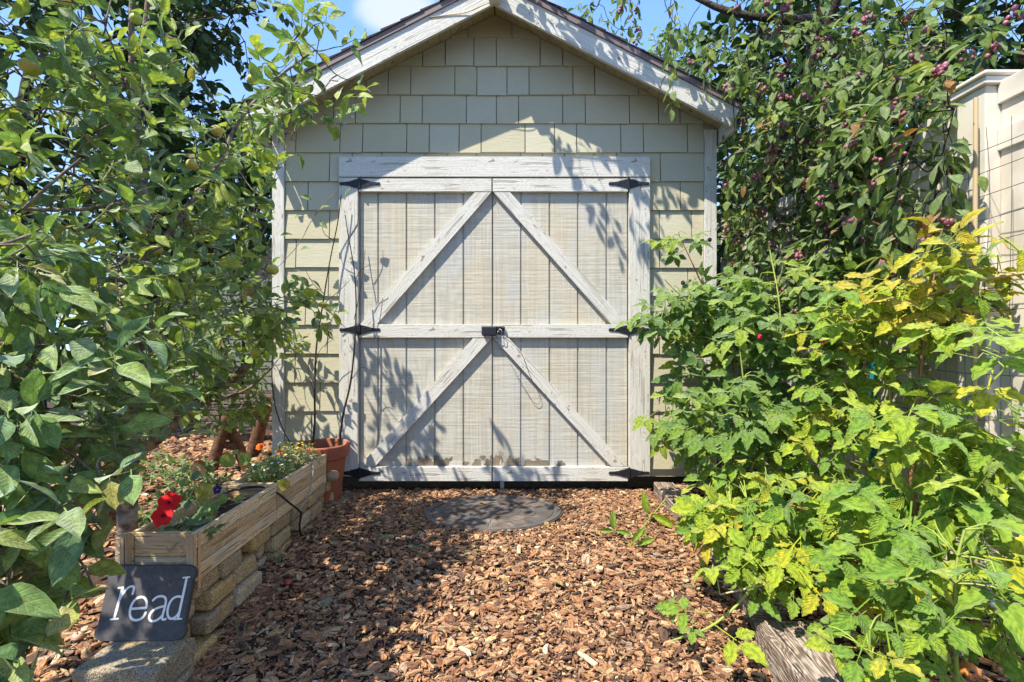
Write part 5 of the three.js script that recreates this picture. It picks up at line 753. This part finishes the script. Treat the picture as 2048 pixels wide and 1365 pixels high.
// ------------------------------------------------------------------ bark mulch
{
  const R = rng(1001), geos = [];
  for (let v = 0; v < 7; v++) { const g0 = new THREE.BoxGeometry(1, [0.24, 0.16, 0.3, 0.1, 0.2, 0.18, 0.13][v], [0.44, 0.26, 0.56, 0.14, 0.36, 0.62, 0.2][v], 3, 1, 2), p = g0.attributes.position;
    for (let i = 0; i < p.count; i++) { const x = p.getX(i), y = p.getY(i), z = p.getZ(i), h = (s) => n3(x * 3.1 + v * 11, y * 5 + 3, z * 4.3 + v * 5, s) - 0.5, e = 1 - 0.45 * Math.pow(Math.abs(x) * 2, 2) * (0.5 + hash(v, x > 0 ? 1 : 2, 4)); p.setXYZ(i, x + h(1) * 0.28, y * e + h(2) * 0.18, z * e + h(3) * 0.24 + 0.12 * Math.sin(x * 3 + v)); }
    const g = g0.toNonIndexed(); g.computeVertexNormals(); geos.push(g); }
  const cols = [[0.35, 0.185, 0.1], [0.45, 0.26, 0.145], [0.25, 0.125, 0.07], [0.53, 0.34, 0.2], [0.14, 0.08, 0.055], [0.6, 0.43, 0.23], [0.4, 0.29, 0.21], [0.47, 0.235, 0.11], [0.7, 0.57, 0.4]], wt = [5, 5, 4, 4, 3, 1.6, 2, 3, 0.7], tot = wt.reduce((a, b) => a + b);
  const m = std({ map: T.chip, roughness: 0.95 });
  const lots = geos.map(() => []);
  const scatter = (n, x0, x1, d0, d1, s0, s1, lift, ok) => { for (let i = 0; i < n; i++) { const x = lerp(x0, x1, R()), d = lerp(d0, d1, R()); if (ok && !ok(x, d)) { R(); continue; } lots[Math.floor(R() * geos.length)].push([x, d, lerp(s0, s1, Math.pow(R(), 2.2)), R() * lift]); } };
  const notMat = (x, d) => Math.hypot((x + 0.12) / 0.41, (d - 2.97) / 0.28) > 0.9 + 0.12 * n3(x * 9, d * 9, 3, 6) - 0.1 || R() < 0.05;
  scatter(34000, -1.2, 0.98, 1.25, 3.46, 0.008, 0.042, 0.014, notMat);
  scatter(700, -1.15, 0.98, 1.25, 2.5, 0.04, 0.075, 0.02, null);
  scatter(3800, 0.98, 1.95, 1.0, 3.46, 0.025, 0.07, 0.014, null);
  scatter(4200, -2.4, -1.05, 1.1, 2.2, 0.025, 0.07, 0.014, null);
  scatter(9000, -4.6, -1.35, 2.0, 5.5, 0.03, 0.09, 0.02, null);
  const g = new THREE.Group(); scatter(9000, -1.2, 0.98, 1.2, 3.46, 0.004, 0.014, 0.022, notMat); const q = new THREE.Quaternion(), e = new THREE.Euler(), mm = new THREE.Matrix4(), c = new THREE.Color();
  g.name = 'bark_mulch'; g.userData = { kind: 'stuff', label: 'brown shredded bark mulch covering the ground before the shed', category: 'mulch' }; scene.add(g);
  lots.forEach((l, k) => { const im = solid(new THREE.InstancedMesh(geos[k], m, l.length)); im.name = 'bark_chips'; im.userData.kind = 'stuff';
    l.forEach(([x, d, s, up], i) => { e.set((R() - 0.5) * 0.6, R() * 6.283, (R() - 0.5) * 0.6); q.setFromEuler(e); const wv = 0.8 + 0.5 * R(); mm.compose(V(x, gy(x, -d) + 0.004 + up, -d), q, V(s, s * wv, s * wv)); im.setMatrixAt(i, mm); let t = R() * tot, j = 0; while ((t -= wt[j]) > 0) j++; const v = 0.75 + 0.55 * R(); c.setRGB(cols[j][0] * v, cols[j][1] * v, cols[j][2] * v); im.setColorAt(i, c); }); g.add(im); });
}
// ------------------------------------------------------------------ odds and ends on the ground
{
  const onG = (px, py, h = 0) => { let d = 2.5; for (let i = 0; i < 30; i++) { const p = P(px, py, d); d = (EYE - gy(p.x, p.z) - h) * FOCAL / (py - 682.5); } return P(px, py, d); };
  for (const [x, y, r, col, label] of [[576, 1166, 0.018, 0xa84a3c, 'small red windfall apple on the dark mulch beside the wall'], [541, 1232, 0.019, 0xa3855e, 'brown shrivelled windfall apple on the mulch below the red one'], [155, 1275, 0.022, 0xd0a890, 'pinkish windfall apple in the grass left of the read sign']]) { const g = thing('windfall_apple', label, 'apple', onG(x, y, r)); const a = part(g, 'fruit', appleGeo, std({ map: T.chip, color: col, roughness: 0.5 })); a.scale.setScalar(r); a.rotation.set(0.8, x, 0.6); part(a, 'stalk', stalkGeo, M.bark); }
  { const p = onG(1940, 1345, 0.02); const g = thing('windfall_apple', 'shiny orange-brown windfall in the lower right corner under the raspberry', 'apple', p); const a = part(g, 'fruit', appleGeo, std({ color: 0xb0713a, roughness: 0.3 })); a.scale.setScalar(0.03); a.rotation.set(1, 0, 0.5); part(a, 'stalk', stalkGeo, M.bark); }
  const bladeG = (p, dir, len, w, sag) => { const pos = [], idx = [], uv = [], s = dir.clone().cross(UP).normalize().multiplyScalar(w / 2); for (let i = 0; i <= 5; i++) { const t = i / 5, c = p.clone().addScaledVector(dir, len * t).addScaledVector(UP, -sag * len * t * t), k = 1 - t * 0.95; pos.push(c.x - s.x * k, c.y, c.z - s.z * k, c.x + s.x * k, c.y, c.z + s.z * k); uv.push(t, 0.2, t, 0.8); if (i < 5) { const a = i * 2; idx.push(a, a + 1, a + 2, a + 2, a + 1, a + 3); } } const g = new THREE.BufferGeometry(); g.setAttribute('position', new THREE.Float32BufferAttribute(pos, 3)); g.setAttribute('uv', new THREE.Float32BufferAttribute(uv, 2)); g.setIndex(idx); g.computeVertexNormals(); return g; };
  const grass = [leafMat([0.2, 0.3, 0.08]), leafMat([0.38, 0.38, 0.18]), leafMat([0.13, 0.24, 0.07])];
  [[490, 1200, 9, 0.16, 'tuft of grass growing from the block wall foot'], [480, 1290, 7, 0.24, 'long dry grass blades across the mulch near the sign'], [560, 1130, 7, 0.2, 'thin grass blades at the middle of the block wall foot'], [640, 1080, 6, 0.14, 'wispy grass blades near the far end of the block wall'], [110, 1310, 14, 0.2, 'tuft of grass in the lower left corner'], [170, 1330, 8, 0.16, 'grass blades against the grey corner block'], [720, 1085, 6, 0.08, 'small pale grass sprig on the mulch left of the doormat'], [1010, 1072, 7, 0.06, 'tiny green seedling tuft at the front edge of the doormat']].forEach(([x, y, n, len, label], i) => {
    const p = onG(x, y), g = thing('grass_tuft', label, 'grass', p), R = rng(1200 + i); for (let k = 0; k < n; k++) { const a = R() * 6.283; part(g, 'blade', bladeG(V((R() - 0.5) * 0.05, -0.005, (R() - 0.5) * 0.05), V(Math.cos(a) * 0.7, 0.5 + R() * 0.6, Math.sin(a) * 0.7).normalize(), len * (0.6 + 0.7 * R()), 0.005, 0.5), grass[Math.floor(R() * 3)]); } });
  [[770, 1078, 'small weed with a dark leaf on the mulch'], [835, 1098, 'narrow-leaved weed seedling in the middle of the mulch'], [945, 1108, 'pale green fallen leaf sprig below the doormat']].forEach(([x, y, label], i) => { const p = onG(x, y), g = thing('weed', label, 'plant', p), t = new Plant(g, 1300 + i); t.limb([p.clone(), p.clone().add(V(0.005, 0.02, 0))], 0.002, 0.0015, M.greenStem, 'stem', 5); for (let k = 0; k < 7; k++) t.leaf(p.clone().add(V(0, 0.012, 0)), V(Math.cos(k * 2.4), 0.35, Math.sin(k * 2.4)), UP.clone().add(t.v(0.3)), t.r(0.03, 0.06), t.pick([3, 2, 1, 2]), k); t.finish('slim', PAL.herb); });
  { const R = rng(1500), fm = [leafMat([0.3, 0.17, 0.07], { transmission: 0.15 }), leafMat([0.38, 0.26, 0.12], { transmission: 0.15 })]; for (let i = 0; i < 14; i++) { const x = lerp(-0.95, 0.85, R()), z = -lerp(1.5, 3.1, R()), m = single('dry_leaf', 'small dry brown fallen leaf lying on the bark mulch', 'leaf', LG.apple[1 + (i % 3)], fm[i % 2], V(x, gy(x, z) + 0.03, z), 'dry leaves on the mulch'); m.scale.setScalar(0.035 + 0.03 * R()); m.rotation.set((R() - 0.5) * 0.6, R() * 6.3, (R() - 0.5) * 0.5); } }
  [[640, 1215, 'pale grey-green fallen leaf in the middle of the mulch'], [1175, 1318, 'split piece of pale fresh wood near the bottom edge']].forEach(([x, y, label], i) => { const p = onG(x, y, 0.02); if (!i) { const m = single('fallen_leaf', label, 'leaf', LG.apple[2], leafMat([0.34, 0.36, 0.24]), p); m.scale.setScalar(0.07); m.rotation.set(0.3, 1, 0.1); } else { const m = single('wood_splinter', label, 'wood chip', lumpy(0.09, 0.012, 0.018, 5, 0.003, 0.003), std({ map: T.cedar, color: 0xffffff }), p); m.rotation.set(0.1, -0.9, 0.05); } });
}
renderer.render(scene, camera);
